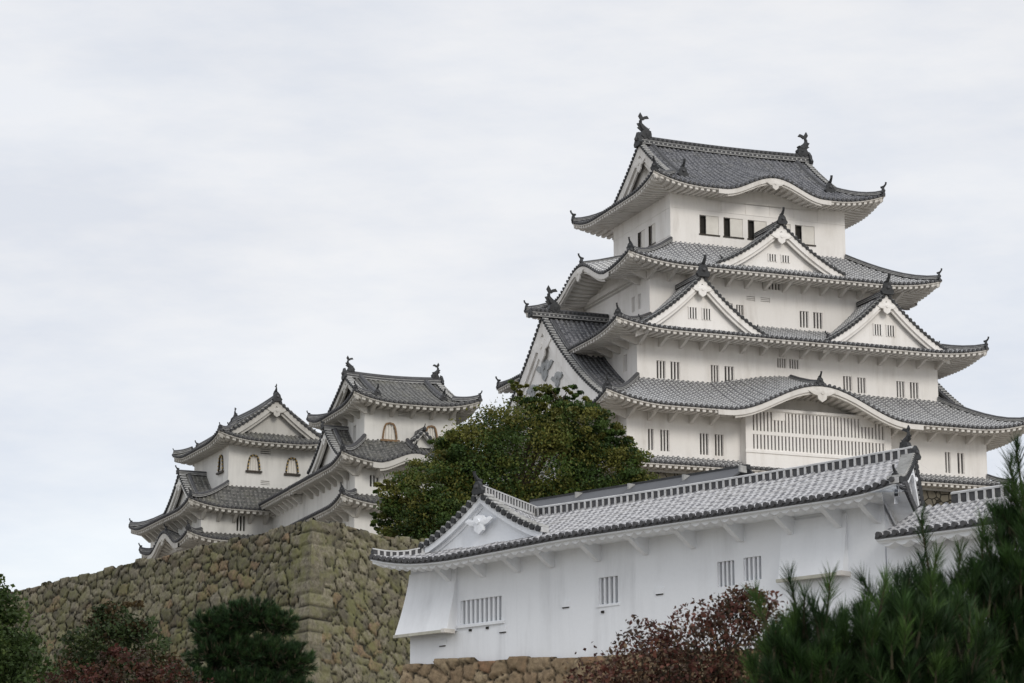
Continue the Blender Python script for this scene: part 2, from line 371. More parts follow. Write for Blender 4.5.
# ---------------------------------------------------------------- windows and walls
def window(parent, T, h, m, name='window'):
    """h = (a0,a1,z0,z1,kind)"""
    a0, a1, z0, z1 = h[:4]; k = h[4] if len(h) > 4 else 'bars'; mb = MB(); dp = .28
    if k == 'grille': dp = .5
    mb.grid([[T(a0, dp, z0), T(a0, dp, z1)], [T(a1, dp, z0), T(a1, dp, z1)]], M_DARKW)
    for q in ((a0, a0, z0, z1), (a1, a1, z0, z1)): mb.grid([[T(q[0], 0.002, z0), T(q[0], .002, z1)], [T(q[0], dp, z0), T(q[0], dp, z1)]], m)
    for z in (z0, z1): mb.grid([[T(a0, .002, z), T(a1, .002, z)], [T(a0, dp, z), T(a1, dp, z)]], m)
    W = a1 - a0
    if k == 'bars':
        n = h[5] if len(h) > 5 else 3; s = W / n; bw = s * .42
        for i in range(n + 1):
            c = a0 + i * s; mb.box(T, max(a0, c - bw / 2), min(a1, c + bw / 2), .05, .2, z0, z1, m)
    elif k == 'grille':
        n = 38; s = W / n; zm = z0 + (z1 - z0) * .44
        for i in range(n + 1):
            c = a0 + i * s; mb.box(T, max(a0, c - s * .29), min(a1, c + s * .29), .04, .2, z0, z1, m)
        mb.box(T, a0, a1, .02, .22, zm - .13, zm + .1, m)
        for f0 in (.15, .82): mb.box(T, a0 + W * f0, a0 + W * f0 + .9, .0, .06, z1 - .5, z1, m)
    elif k == 'vent':
        for i in range(3):
            zc = z0 + (z1 - z0) * (i + .5) / 3; mb.box(T, a0, a1, .05, .16, zc - .05, zc + .03, m)
    elif k == 'shutter':       # open slot with a white board beside it
        mb.box(T, a0 + W * .36, a1, .06, .14, z0, z1, M_SHUT); mb.box(T, a0 - .06, a1 + .06, -.06, .05, z0 - .09, z0, M_BLACK); mb.box(T, a0, a0 + .07, -.02, .1, z0, z1, M_BLACK)
    elif k == 'bell':          # cusped bell window in a black and gilt frame
        mb.box(T, a0 + .02, a1 - .02, .08, .14, z0, z1, M_SHUT); c = (a0 + a1) / 2
        for i in range(3): x = a0 + W * (i + 1) / 4; mb.box(T, x - .03, x + .03, .02, .07, z0, z1, M_SHUT)
        arc = [(-.52, 0), (-.49, .25), (-.45, .5), (-.39, .75), (-.27, .96), (0, 1.03), (.27, .96), (.39, .75), (.45, .5), (.49, .25), (.52, 0)]
        H = z1 - z0; fm = h[5] if len(h) > 5 else M_BLACK
        for j in range(len(arc) - 1):
            (x0, q0), (x1, q1) = arc[j], arc[j + 1]; w_ = .09
            p_ = [T(c + x * W, bb, z0 + q * H) for bb in (-.07, .03) for x, q in ((x0, q0), (x1, q1), (x1 * (1 + w_ / abs(.5 * W)) if abs(x1) > .1 else x1, q1 + .1 / H), (x0 * (1 + w_ / abs(.5 * W)) if abs(x0) > .1 else x0, q0 + .1 / H))]
            mb.hexa(p_, fm)
            if fm is M_BLACK: mb.cap(T(c + (x0 + x1) / 2 * W * 1.13, -.08, z0 + (q0 + q1) / 2 * H + .05), T(0, 1, 0) - T(0, 0, 0), .055, .06, M_GOLD, 6)
        mb.box(T, c - W * .78, c + W * .78, -.16, .05, z0 - .12, z0, fm)
        # plaster corners that turn the opening into an arch
        for sg in (-1, 1):
            mb.hexa([T(c + sg * x * W, bb, z0 + q * H) for bb in (.004, .07) for x, q in ((.5, .7), (.5, 1.0), (.12, 1.0), (.36, .8))], m)
    return mb.build(name, parent)

def wall_panel(mb, T, L, z0, z1, holes, m, a_start=0):
    A = sorted({a_start, L} | {h[0] for h in holes} | {h[1] for h in holes}); Z = sorted({z0, z1} | {h[2] for h in holes} | {h[3] for h in holes})
    for i in range(len(A) - 1):
        for j in range(len(Z) - 1):
            ca, cz = (A[i] + A[i + 1]) / 2, (Z[j] + Z[j + 1]) / 2
            if any(h[0] < ca < h[1] and h[2] < cz < h[3] for h in holes): continue
            mb.grid([[T(A[i], 0, Z[j]), T(A[i], 0, Z[j + 1])], [T(A[i + 1], 0, Z[j]), T(A[i + 1], 0, Z[j + 1])]], m)

def storey(parent, rect, z0, z1, m, wins={}, T0=IDT, mouldings=None):
    mb = MB()
    for s in 'SWNE':
        T, L = side_T(s, rect, T0); wall_panel(mb, T, L, z0, z1, wins.get(s, []), m)
        if mouldings and s in mouldings:
            for (a0, a1, q0, q1) in mouldings[s]: mb.box(T, a0, a1, -.03, .05, q0, q1, m)
    o = mb.build('wall', parent)
    for s in 'SWNE':
        T, L = side_T(s, rect, T0)
        for h in wins.get(s, []): window(o, T, h, m)
    return o

# ---------------------------------------------------------------- roof tier around a storey
def tier(parent, rect, inner, ze, zi, up, under, bumps={}, kb=1., pitch=.34, mt=None, mw=None, lu=4.5, brk='SW', brk_step=1.35, T0=IDT, orn=.62, skip_hips='', mid_hips=True, name='roof', brk_skip={}, ups=None):
    mb, we = MB(), MB(); x0, y0, x1, y1 = rect; D = {'W': inner[0] - x0, 'S': inner[1] - y0, 'E': x1 - inner[2], 'N': y1 - inner[3]}
    OV = {'W': under[0] - x0, 'S': under[1] - y0, 'E': x1 - under[2], 'N': y1 - under[3]}
    left = {'S': 'W', 'W': 'N', 'N': 'E', 'E': 'S'}; right = {v: k for k, v in left.items()}; zfs = {}
    info = []
    for s in 'SWNE':
        T, L = side_T(s, rect, T0); d = D[s]; il, ir = D[left[s]], D[right[s]]; bl = bumps.get(s, [])
        ul = up if ups is None else ups.get(left[s] + s, up); ur = up if ups is None else ups.get(s + right[s], up)
        def bb(a, bl=bl):
            z = 0
            for c, hw, h in bl:
                q = abs(a - c) / hw
                if q < 1: z += h * (cos(pi * q) + 1) / 2
            return z
        def cu(a, L=L, ul=ul, ur=ur): return ul * max(0, 1 - a / lu) ** 2.2 + ur * max(0, 1 - (L - a) / lu) ** 2.2
        def zf(a, b, d=d, L=L, bb=bb, cu=cu):
            t = min(1, b / d); return ze + (zi - ze) * F_(t) + cu(a) * (1 - t) ** 1.5 + bb(a) * (1 - kb * t) ** .7
        def zs(a, b, d=d, L=L, bb=bb, cu=cu, ov=OV[s]):
            return ze - .3 + .12 * b + cu(a) * (1 - min(1, b / max(ov, .1)) * .6) + bb(a) * (1 - kb * min(1, b / d)) ** .7
        ym = lambda a, d=d, L=L, il=il, ir=ir: min(d, a * d / il, (L - a) * d / ir)
        zfs[s] = zf
        n, p, r = tile_field(mb, T, L, ym, zf, pitch, mt, nt=7)
        eave_edge(mb, we, T, L, zf, n, p, r, OV[s] + .05, zs, mw=mw)
        info.append((s, T, L, zf, zs))
        for c, hw, h in bl:      # thick curved bargeboard, tympanum behind it
            A = [c + hw * 1.12 * (i / 24 * 2 - 1) for i in range(25)]
            we.grid([[T(a, -.0, zf(a, 0) - .1), T(a, -.0, zf(a, 0) - .42 + .0 * h), T(a, .16, zf(a, 0) - .42), T(a, .16, zf(a, 0) - .1)] for a in A], mw)
            we.grid([[T(a, .1, zf(a, 0) - .4), T(a, .1, zf(a, 0) - .56), T(a, .3, zf(a, 0) - .56)] for a in A[2:-2]], mw)
            we.grid([[T(a, OV[s] - .12, ze - .35), T(a, OV[s] - .12, zs(a, OV[s]) + .05)] for a in A], mw)
            we.box(T, c - hw * .8, c + hw * .8, OV[s] - .35, OV[s] - .1, ze - .2, ze + .12, mw)
    ro = mb.build(name, parent); we.build('eave', ro)
    for s, T, L, zf, zs in info:
        for c, hw, h in bumps.get(s, []):
            pendant(ro, T, c, -.06, zf(c, 0) - .52, min(.95, hw * .2), mw)
            # short ridge running back over the crown of the cusped gable, with its end tile
            d = D[s]; ridge(ro, [T(c, b, zf(c, b) + .05) for b in (.25, d * .3, d * .6, d * .85)], .26, .26)
            dr = T(0, -1, 0) - T(0, 0, 0); demon_tile(ro, T(c, .2, zf(c, .2) + .1), dr, orn * .8)
        if s in brk:
            nb = max(2, int((L - 2 * OV[s]) / brk_step)); sp = (L - 2 * OV[s]) / nb
            for i in range(nb + 1):
                a = OV[s] + .08 + (L - 2 * OV[s] - .16) * i / nb
                if any(abs(a - c) < hw * .85 for c, hw, h in bumps.get(s, [])): continue
                bracket(ro, T, a, OV[s], zs(a, OV[s] * .8) + .02, mw, drop=.62)
    for s in 'SWNE':
        cn = left[s] + s
        if cn in skip_hips: continue
        T, L = side_T(s, rect, T0); zf = zfs[s]; d, il = D[s], D[left[s]]
        pts = [T(il * t, d * t, zf(il * t, d * t) + .04) for t in [.03 + .97 * i / 8 for i in range(9)]]
        ridge(ro, pts, .3, .3, name='hip_ridge')
        dd = pts[0] - pts[1]; demon_tile(ro, pts[0] + Vector((0, 0, .05)), dd, orn * .75)
    return ro, zfs

# ---------------------------------------------------------------- gable front (plane at b=b0 of frame T)
def gable_front(parent, T, c, hw, q, b0, zb, m, hb=.5, depth=.45, wins=None, pend=.8, caps_p=.32, mtile=None, wall_lo=None, pdrop=0.):
    """q(x): height of roof surface at distance x from centre; hw: half width"""
    mb = MB(); n = 26; X = [c + hw * (i / n * 2 - 1) for i in range(n + 1)]; zq = lambda a: q(abs(a - c))
    bd = MB()
    for (s0, s1, bt, th0) in ((0, 1, -.02, .14), (.62, 1.55, .12, .12)):
        rows = []
        for a in X:
            zt = zq(a) - .03 - hb * s0 * .6; zl = zq(a) - .03 - hb * s1
            rows.append([T(a, b0 + bt + th0, zt), T(a, b0 + bt, zt), T(a, b0 + bt, zl), T(a, b0 + bt + th0, zl)])
        bd.grid(rows, m)
    bd_o = bd.build('bargeboard', parent)
    wl = MB(); zw = wall_lo if wall_lo is not None else zb
    wl.grid([[T(a, b0 + depth, min(zw, zq(a) - .1)), T(a, b0 + depth, zq(a) - .05)] for a in X], m)
    wo = wl.build('gable_wall', parent)
    if wins:
        for h in wins:
            # frame box standing proud of the gable wall, dark inside, white bars
            a0, a1, z0, z1 = h[:4]; g = MB(); bt = b0 + depth
            g.box(T, a0, a1, bt - .02, bt + .05, z0, z1, M_DARKW)
            for i in range(4):
                x = a0 + (a1 - a0) * i / 3; g.box(T, x - .045, x + .045, bt - .07, bt - .024, z0 - .03, z1 + .03, m)
            g.box(T, a0 - .06, a1 + .06, bt - .08, bt - .026, z1, z1 + .05, m)
            g.build('window', wo)
    if pend: pendant(parent, T, c, b0 - .08, zq(c) - hb * 1.5 - pend * .25 - pdrop, pend, m)
    # verge: dark course with round end tiles along the rake
    vg = MB(); dr = T(0, 1, 0) - T(0, 0, 0)
    for sg in (-1, 1):
        pts = [T(c + sg * hw * i / 14, b0 + .1, q(hw * i / 14) + .0) for i in range(15)]
        vg.sweep(pts, [(-.16, -.02), (-.16, .13), (.16, .13), (.16, -.02)], M_RIDGEW if caps_p < .28 else M_RIDGE, side=dr)
        ln = 0; pv = None; x = 0
        while x < hw:
            zc = q(x); vg.cap(T(c + sg * x, b0 - .06, zc + .06), dr, .1 if caps_p < .33 else .11, .14, M_ORN, 7)
            vg.cap(T(c + sg * x, b0 + .1, zc + .14), dr, .07, .42, M_RIDGEL, 5)
            dz = abs(q(x + .05) - zc) / .05; x += caps_p / sqrt(1 + dz * dz)
    vg.build('verge_tiles', parent)
    return wo

def dormer(parent, T, c, hw, b0, depth, zb, h, m, mt, wins=None, pitch=.34, orn=.9, skew=0, flare=1.12, pend=.8, rstyle='plain', rover=.15, pdrop=0., hb=.42, depthw=.45, rw=.32, rh=.34, horn=True):
    """triangular gable dormer: two concave tiled slopes, ridge running back"""
    Q = lambda x: zb + h * (1 - x / hw) * (1 - .32 * (x / hw)) if x < hw else zb - h * (x / hw - 1) * .55
    o = MB(); W = hw * flare
    for sg in (-1, 1):
        # frame: a' along the ridge direction, b' from eave up to ridge
        Tt = (lambda s, t, z, sg=sg: T(c + sg * (W - t) + skew * s, b0 + s, z)) if True else None
        zf = lambda a, b: Q(W - b)
        tile_field(o, Tt, depth, lambda a: W, zf, pitch, mt, nt=9)
    g = o.build('gable_roof', parent)
    gable_front(g, T, c, W, Q, b0 - .05, zb - .3, m, hb=hb, wins=wins, pend=pend, depth=depthw, pdrop=pdrop, caps_p=pitch)
    pts = [T(c + skew * s, b0 + s, Q(0) + .02) for s in (-rover, depth * .3, depth * .6, depth)]
    ridge(g, pts, rw, rh, rstyle)
    dr = T(0, -1, 0) - T(0, 0, 0)
    demon_tile(g, pts[0] + Vector((0, 0, .06)) + dr * .06, dr, orn, horn)
    # small descending ridges along both verges
    if rstyle != 'ladder':
        for sg in (-1, 1):
            pts = [T(c + sg * x, b0 + .55, Q(x) + .05) for x in [W * (.05 + .82 * i / 8) for i in range(9)]]
            ridge(g, pts, .22, .22, name='descending_ridge')
            demon_tile(g, pts[-1] + Vector((0, 0, .04)), T(sg, 0, 0) - T(0, 0, 0), orn * .45)
    return g, Q

# ---------------------------------------------------------------- hip-and-gable top roof, ridge along canonical x
def irimoya(parent, rect, ze, zr, up, under, g, bumps={}, pitch=.34, mt=None, mw=None, lu=4.0, T0=IDT, orn=.7, shach=1.5, rw=.45, rh=.6, brk='SW', brk_step=1.35, hb=.55, pend=1.0, desc=True, style='bead'):
    mb, we = MB(), MB(); x0, y0, x1, y1 = rect; LX, LY = x1 - x0, y1 - y0; H = LY / 2; ov_g = .35
    left = {'S': 'W', 'W': 'N', 'N': 'E', 'E': 'S'}; zfs = {}; OV = {'W': under[0] - x0, 'S': under[1] - y0, 'E': x1 - under[2], 'N': y1 - under[3]}
    info = []
    for s in 'SWNE':
        T, L = side_T(s, rect, T0); bl = bumps.get(s, [])
        def bb(a, bl=bl):
            return sum(h * (cos(pi * abs(a - c) / hw) + 1) / 2 for c, hw, h in bl if abs(a - c) < hw)
        def cu(a, L=L): return up * (max(0, 1 - a / lu) ** 2.2 + max(0, 1 - (L - a) / lu) ** 2.2)
        def zf(a, b, bb=bb, cu=cu):
            t = b / H; return ze + (zr - ze) * F_(t) + cu(a) * max(0, 1 - b / (g + 1.2)) ** 1.5 + bb(a) * max(0, 1 - b / (H * .75)) ** .8
        def zs(a, b, bb=bb, cu=cu, ov=OV[s]):
            return ze - .3 + .12 * b + cu(a) * (1 - min(1, b / ov) * .6) + bb(a) * max(0, 1 - b / (H * .75)) ** .8
        if s in 'SN': ym = lambda a, L=L: (H if (g - ov_g) <= a <= L - (g - ov_g) else min(a, L - a))
        else: ym = lambda a, L=L: min(g + .25, a, L - a)
        n, p, r = tile_field(mb, T, L, ym, zf, pitch, mt, nt=9)
        eave_edge(mb, we, T, L, zf, n, p, r, OV[s] + .05, zs, mw=mw); zfs[s] = zf; info.append((s, T, L, zf, zs))
        for c, hw, h in bl:
            A = [c + hw * 1.12 * (i / 24 * 2 - 1) for i in range(25)]
            we.grid([[T(a, 0, zf(a, 0) - .1), T(a, 0, zf(a, 0) - .4), T(a, .16, zf(a, 0) - .4), T(a, .16, zf(a, 0) - .1)] for a in A], mw)
            we.grid([[T(a, .1, zf(a, 0) - .38), T(a, .1, zf(a, 0) - .52), T(a, .3, zf(a, 0) - .52)] for a in A[2:-2]], mw)
            we.grid([[T(a, OV[s] - .12, ze - .35), T(a, OV[s] - .12, zs(a, OV[s]) + .05)] for a in A], mw)
    ro = mb.build('roof', parent); we.build('eave', ro)
    for s, T, L, zf, zs in info:
        for c, hw, h in bumps.get(s, []): pendant(ro, T, c, -.06, zf(c, 0) - .5, hw * .18, mw)
        if s in brk:
            nb = max(2, int((L - 2 * OV[s]) / brk_step))
            for i in range(nb + 1):
                a = OV[s] + .08 + (L - 2 * OV[s] - .16) * i / nb
                if any(abs(a - c) < hw * .85 for c, hw, h in bumps.get(s, [])): continue
                bracket(ro, T, a, OV[s], zs(a, OV[s] * .8) + .02, mw, drop=.5)
        cn = left[s] + s; t_ = [.1 + (g - .1) * i / 6 for i in range(7)]
        pts = [T(t, t, zf(t, t) + .04) for t in t_]; ridge(ro, pts, .3, .3, name='hip_ridge')
        demon_tile(ro, pts[0] + Vector((0, 0, .05)), pts[0] - pts[1], orn * .75)
        if s in 'SN' and desc:    # descending ridges beside each gable
            for a, sg in ((g + .55, 1), (L - g - .55, -1)):
                bmax, bmin = H * .97, H * .30
                pts = [T(a, bmin + (bmax - bmin) * i / 8, zf(a, bmin + (bmax - bmin) * i / 8) + .05) for i in range(9)]
                ridge(ro, pts, .28, .28, name='descending_ridge'); demon_tile(ro, pts[0] + Vector((0, 0, .04)), pts[0] - pts[1], orn)
        if s in 'WE':
            gb = MB(); q = lambda x, zf=zfs['S']: ze + (zr - ze) * F_(max(0, H - x) / H)
            gh = H - g + .3
            gable_front(ro, T, L / 2, gh, q, g - ov_g - .03, q(gh) - .3, mw, hb=hb, pend=pend, depth=ov_g + .15, wall_lo=q(gh) - .6)
    T, L = side_T('S', rect, T0); pts = [T(a, H, zr + .03 - .12 * sin(pi * i / 10)) for i in range(11) for a in [g - ov_g - .1 + (L - 2 * g + 2 * ov_g + .2) * i / 10]]
    ridge(ro, pts, rw, rh, style, pitch=pitch)
    dd = pts[0] - pts[-1]
    demon_tile(ro, pts[0] + Vector((0, 0, -.05)), dd, rh * 1.5, False); demon_tile(ro, pts[-1] + Vector((0, 0, -.05)), -dd, rh * 1.5, False)
    if shach:
        u = dd.normalized()
        shachi(ro, pts[0] - u * .25 + Vector((0, 0, rh * .95)), -u, shach); shachi(ro, pts[-1] + u * .25 + Vector((0, 0, rh * .95)), u, shach)
    return ro, zfs

# ================================================================ SETTING
def sheet(name, fn, n, size, m, cx=0, cy=0):
    mb = MB(); P = []
    for i in range(n + 1):
        for_ = []
        for j in range(n + 1):
            u, v = i / n * 2 - 1, j / n * 2 - 1; x = cx + size * abs(u) ** 2.6 * (1 if u > 0 else -1); y = cy + size * abs(v) ** 2.6 * (1 if v > 0 else -1)
            for_.append((x, y, fn(x, y)))
        P.append(for_)
    mb.grid(P, m); o = mb.build(name); o['kind'] = 'structure'; return o
def gz(x, y):
    r = sqrt((x + 3) ** 2 + (y - 75) ** 2); return 4.0 * max(0, min(1, (62 - r) / 25)) + .12 * sin(x * .4) * cos(y * .3)
sheet('ground', gz, 90, 3000, M_GRASS, 0, 60)

def voronoi_wall(name, P0, dirh, L, H, nrm, batter, cell, m, seed, top_fn=lambda x: 0., res=.13, relief=.16, quoin=None, curve=.0, close=0.):
    """dry stone facing: heights from a jittered cell pattern; quoin = (block length, block height) at a=0"""
    r_ = np.random.default_rng(seed); nx, nz = int(L / res) + 1, int(H / res) + 1
    a = np.linspace(0, L, nx)[:, None] + np.zeros((1, nz)); d = np.linspace(0, H, nz)[None, :] + np.zeros((nx, 1))   # d = depth below the top
    cx, cz = cell
    gx, gz_ = int(L / cx) + 5, int(H / cz) + 5
    jx = r_.uniform(-.42, .42, (gx, gz_)); jz = r_.uniform(-.42, .42, (gx, gz_)); tone = r_.random((gx, gz_, 2)); hh = r_.uniform(-.5, .5, (gx, gz_)); sz = r_.uniform(-.3, .16, (gx, gz_)); tx = r_.uniform(-.5, .5, (gx, gz_)); tz = r_.uniform(-.5, .5, (gx, gz_))
    ax, dz_ = a / cx, d / cz; ix, iz = np.floor(ax).astype(int), np.floor(dz_).astype(int)
    # slight domain warp for irregular outlines
    ax = ax + .12 * np.sin(d * 2.3 + seed) * np.cos(a * 1.1); dz_ = dz_ + .12 * np.sin(a * 1.9 + seed) + .3 * (ax % 7 < 3.1)
    ax = ax + .05 * np.sin(d * 9 + a * 3) + .04 * np.sin(d * 17 - a * 5); dz_ = dz_ + .05 * np.sin(a * 8 - d * 4) + .04 * np.sin(a * 15 + d * 3)
    f1 = np.full(a.shape, 9.); f2 = np.full(a.shape, 9.); bi = np.zeros(a.shape, int); bj = np.zeros(a.shape, int)
    for di in (-1, 0, 1, 2, -2):
        for dj in (-1, 0, 1, 2, -2):
            ii, jj = np.clip(ix + di + 2, 0, gx - 1), np.clip(iz + dj + 2, 0, gz_ - 1)
            px = ix + di + .5 + jx[ii, jj]; pz = iz + dj + .5 + jz[ii, jj] + .5 * (ii % 2)
            q = np.sqrt((ax - px) ** 2 + ((dz_ - pz) * 1.0) ** 2) + sz[ii, jj]
            nw = q < f1; f2 = np.where(nw, f1, np.minimum(f2, q)); bi = np.where(nw, ii, bi); bj = np.where(nw, jj, bj); f1 = np.where(nw, q, f1)
    edge = np.clip((f2 - f1 - .02) / .17, 0, 1)
    px = bi - 2 + .5 + jx[bi, bj]; pz = bj - 2 + .5 + jz[bi, bj] + .5 * (bi % 2)
    h = relief * edge + relief * .7 * hh[bi, bj] * edge + relief * 1.0 * ((ax - px) * tx[bi, bj] + (dz_ - pz) * tz[bi, bj]) * edge
    tn = tone[bi, bj, 0]; t2 = tone[bi, bj, 1]
    if quoin:
        ql, qh = quoin; row = np.floor(d / qh).astype(int); ln = np.where((row + seed) % 2 == 0, ql, ql * .55); inq = a < ln
        e1 = np.clip(np.minimum(np.minimum(d - row * qh, (row + 1) * qh - d), ln - a) / .06, 0, 1); rt = r_.random(999)
        h = np.where(inq, relief * 1.05 * e1 ** .6, h); tn = np.where(inq, .35 + .6 * rt[row], tn); t2 = np.where(inq, rt[row + 50] * .8, t2); edge = np.where(inq, e1, edge)
    h = h + r_.normal(0, .012, h.shape)
    dirh = np.array(dirh) / np.linalg.norm(dirh); nrm = np.array(nrm) / np.linalg.norm(nrm)
    topz = np.array([top_fn(x) for x in a[:, 0]])[:, None]
    # stones of the top course stand up unevenly
    bumpt = np.where(d < cz * .5, (hh[bi, bj] * .16 + .0) * np.clip(1 - d / (cz * .5), 0, 1), 0)
    off = batter * d + curve * d ** 2 + h
    a_ = a - close * off
    X = P0[0] + dirh[0] * a_ + nrm[0] * off; Y = P0[1] + dirh[1] * a_ + nrm[1] * off; Z = P0[2] + topz - d + bumpt
    V = np.stack([X, Y, Z], -1).reshape(-1, 3)
    # cap strip running back from the top edge
    back = V.reshape(nx, nz, 3)[:, 0, :].copy(); b1 = back.copy(); b1[:, :2] -= nrm * (.9); b1[:, 2] -= .6
    idx = (np.arange(nx - 1)[:, None] * nz + np.arange(nz - 1)[None, :]).reshape(-1)
    F = np.stack([idx, idx + nz, idx + nz + 1, idx + 1], -1)
    nV = len(V); V = np.concatenate([V, b1]); k = np.arange(nx - 1); F = np.concatenate([F, np.stack([k * nz, nV + k, nV + k + 1, (k + 1) * nz], -1)])
    col = np.stack([tn, t2, 1 - np.clip(edge * 2.4, 0, 1), np.ones_like(tn)], -1).reshape(-1, 4); col = np.concatenate([col, col.reshape(nx, nz, 4)[:, 0, :]])
    me = bpy.data.meshes.new(name); me.vertices.add(len(V)); me.vertices.foreach_set('co', V.ravel()); me.loops.add(F.size); me.polygons.add(len(F))
    me.polygons.foreach_set('loop_start', np.arange(len(F)) * 4); me.loops.foreach_set('vertex_index', F.ravel().astype(np.int32))
    me.update(calc_edges=True); at = me.color_attributes.new('stone', 'FLOAT_COLOR', 'POINT'); at.data.foreach_set('color', col.ravel().astype(np.float32))
    me.materials.append(m); me.polygons.foreach_set('use_smooth', [True] * len(F)); o = bpy.data.objects.new(name, me); C.objects.link(o); return o

# ---- the high stone wall, corner at (-8.5, 112, 19)
SC = Vector((-8.5, 112, 19.05)); azl, azr = radians(-37), radians(38)
dl, dr_ = (sin(azl), cos(azl)), (sin(azr), cos(azr)); nl, nr_ = (-cos(azl), sin(azl)), (cos(azr), -sin(azr))
topl = lambda x: .12 * math.exp(-x / 1.2) - .004 * x + .1 * sin(x * .9) * .5
topr = lambda x: .12 * math.exp(-x / 1.4) + .05 * sin(x)
sw = thing('stone_wall', 'tall mossy dry-stone castle wall with a squared corner below the two small white towers', 'stone wall', tuple(SC) )
mw2 = np.linalg.solve(np.array([nl, nr_]), np.array([1., 1.])); cl_ = -float(np.dot(mw2, dl)); cr_ = -float(np.dot(mw2, dr_))
o = voronoi_wall('stone_facing', (0, 0, 0), dl, 62, 19.2, nl, .13, (.84, .46), M_STONE, 3, topl, quoin=(1.5, .55), curve=.004, close=cl_, res=.08, relief=.12); o.parent = sw
o = voronoi_wall('stone_facing', (0, 0, 0), dr_, 46, 19.2, nr_, .13, (.72, .46), M_STONE, 4, topr, quoin=(1.5, .55), curve=.004, close=cr_, res=.08, relief=.12); o.parent = sw
# terrace behind it
mb = MB(); q = [SC + Vector((*[c * .8 for c in (0, 1)], 0))]
A = Vector((SC.x, SC.y + .8, 0)); B = A + Vector((dr_[0], dr_[1], 0)) * 46; B2 = B + Vector((60, 30, 0)); E2 = Vector((60, 320, 0)); D2 = Vector((-110, 320, 0)); E3 = A + Vector((dl[0], dl[1], 0)) * 62
poly = [A, B, B2, E2, D2, E3]; i0 = mb.vs([(p.x, p.y, -1) for p in poly] + [(p.x, p.y, 18.8) for p in poly])
for j in range(6): mb.f((i0 + j, i0 + (j + 1) % 6, i0 + 6 + (j + 1) % 6, i0 + 6 + j), M_VST)
mb.f([i0 + 6 + j for j in range(6)], M_EARTH); hill = mb.build('hill_terrace'); hill['kind'] = 'structure'

# ================================================================ MAIN KEEP
def stone_base(name, label, T0loc, rz, rect, h, flare):
    mb = MB(); x0, y0, x1, y1 = rect; P = []
    for i in range(9):
        t = i / 8; f = flare * t ** 1.5
        P.append([(x0 - f, y0 - f, -h * t), (x1 + f, y0 - f, -h * t), (x1 + f, y1 + f, -h * t), (x0 - f, y1 + f, -h * t), (x0 - f, y0 - f, -h * t)])
    mb.grid(P, M_VST); mb.grid([[(x0, y0, 0), (x0, y1, 0)], [(x1, y0, 0), (x1, y1, 0)]], M_VST)
    o = mb.build(name, label); o.location = T0loc; return o
KO = (7.04, 160, 29.67); KR = frame(69)
keep = thing('main_keep', 'great white five-tiered castle tower with grey curved roofs and many gables', 'castle tower', KO, KR)
W1 = [(1.42, 1.83, 1.35, 2.68, 'bars', 2), (2.25, 2.88, 1.34, 2.68), (4.93, 5.56, 1.29, 2.64), (5.96, 6.58, 1.29, 2.64), (22.3, 22.72, 1.23, 2.58, 'bars', 2), (23.2, 23.72, 1.23, 2.58, 'bars', 2)]
storey(keep, (0, 0, 25.4, 23.4), 0, 4.0, M_KEEPW, {'S': W1, 'W': [(20.2, 20.9, 1.3, 2.65), (21.2, 21.9, 1.3, 2.65)]})
stone_base('stone_base', keep, (0, 0, -.03), 0, (-.15, -.15, 25.6, 23.6), 11.5, 4)
# projecting lattice bay under the large cusped gable
bay = MB(); ba = (7.75, 18.0)
Tb = lambda a, b, z: Vector((ba[0] + a, -.75 + b, z)); Lb = ba[1] - ba[0]
gh_ = (.45, Lb - .45, 1.75, 4.15, 'grille')
wall_panel(bay, Tb, Lb, .4, 4.4, [gh_], M_KEEPW)
for a in (0, Lb): bay.grid([[Tb(a, 0, .4), Tb(a, 0, 4.4)], [Tb(a, .8, .4), Tb(a, .8, 4.4)]], M_KEEPW)
bay.grid([[Tb(0, 0, .4), Tb(0, .8, .4)], [Tb(Lb, 0, .4), Tb(Lb, .8, .4)]], M_KEEPW)
bay.box(Tb, -.08, Lb + .08, -.08, .02, 4.2, 4.36, M_KEEPW); bay.box(Tb, -.05, Lb + .05, -.06, .02, 1.5, 1.66, M_KEEPW)
bo = bay.build('lattice_bay', keep); window(bo, Tb, gh_, M_KEEPW, 'lattice_window')
tier(keep, (-1.15, -1.15, 26.55, 24.55), (0, 0, 25.4, 23.4), .42, 1.0, .12, (0, 0, 25.4, 23.4), mt=M_TKEEP, mw=M_EAVEW, brk='', name='skirt_roof', orn=.4, lu=2)
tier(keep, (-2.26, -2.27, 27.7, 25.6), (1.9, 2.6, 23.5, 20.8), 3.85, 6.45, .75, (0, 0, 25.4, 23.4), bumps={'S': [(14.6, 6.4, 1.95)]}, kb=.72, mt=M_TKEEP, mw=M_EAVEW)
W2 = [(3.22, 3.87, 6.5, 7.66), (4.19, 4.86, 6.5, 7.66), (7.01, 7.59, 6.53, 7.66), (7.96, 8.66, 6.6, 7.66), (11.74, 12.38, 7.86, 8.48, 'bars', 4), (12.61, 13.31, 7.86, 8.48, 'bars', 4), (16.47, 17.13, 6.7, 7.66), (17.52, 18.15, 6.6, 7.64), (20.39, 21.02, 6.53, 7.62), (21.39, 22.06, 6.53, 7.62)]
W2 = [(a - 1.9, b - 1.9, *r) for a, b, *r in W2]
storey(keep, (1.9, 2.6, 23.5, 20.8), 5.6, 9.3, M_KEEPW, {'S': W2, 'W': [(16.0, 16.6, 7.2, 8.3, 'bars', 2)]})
tier(keep, (-.53, .12, 25.97, 21.3), (3.8, 4.8, 21.6, 17.6), 9.2, 11.0, .55, (1.9, 2.6, 23.5, 19.4), mt=M_TKEEP, mw=M_EAVEW, ups={'NW': 0})
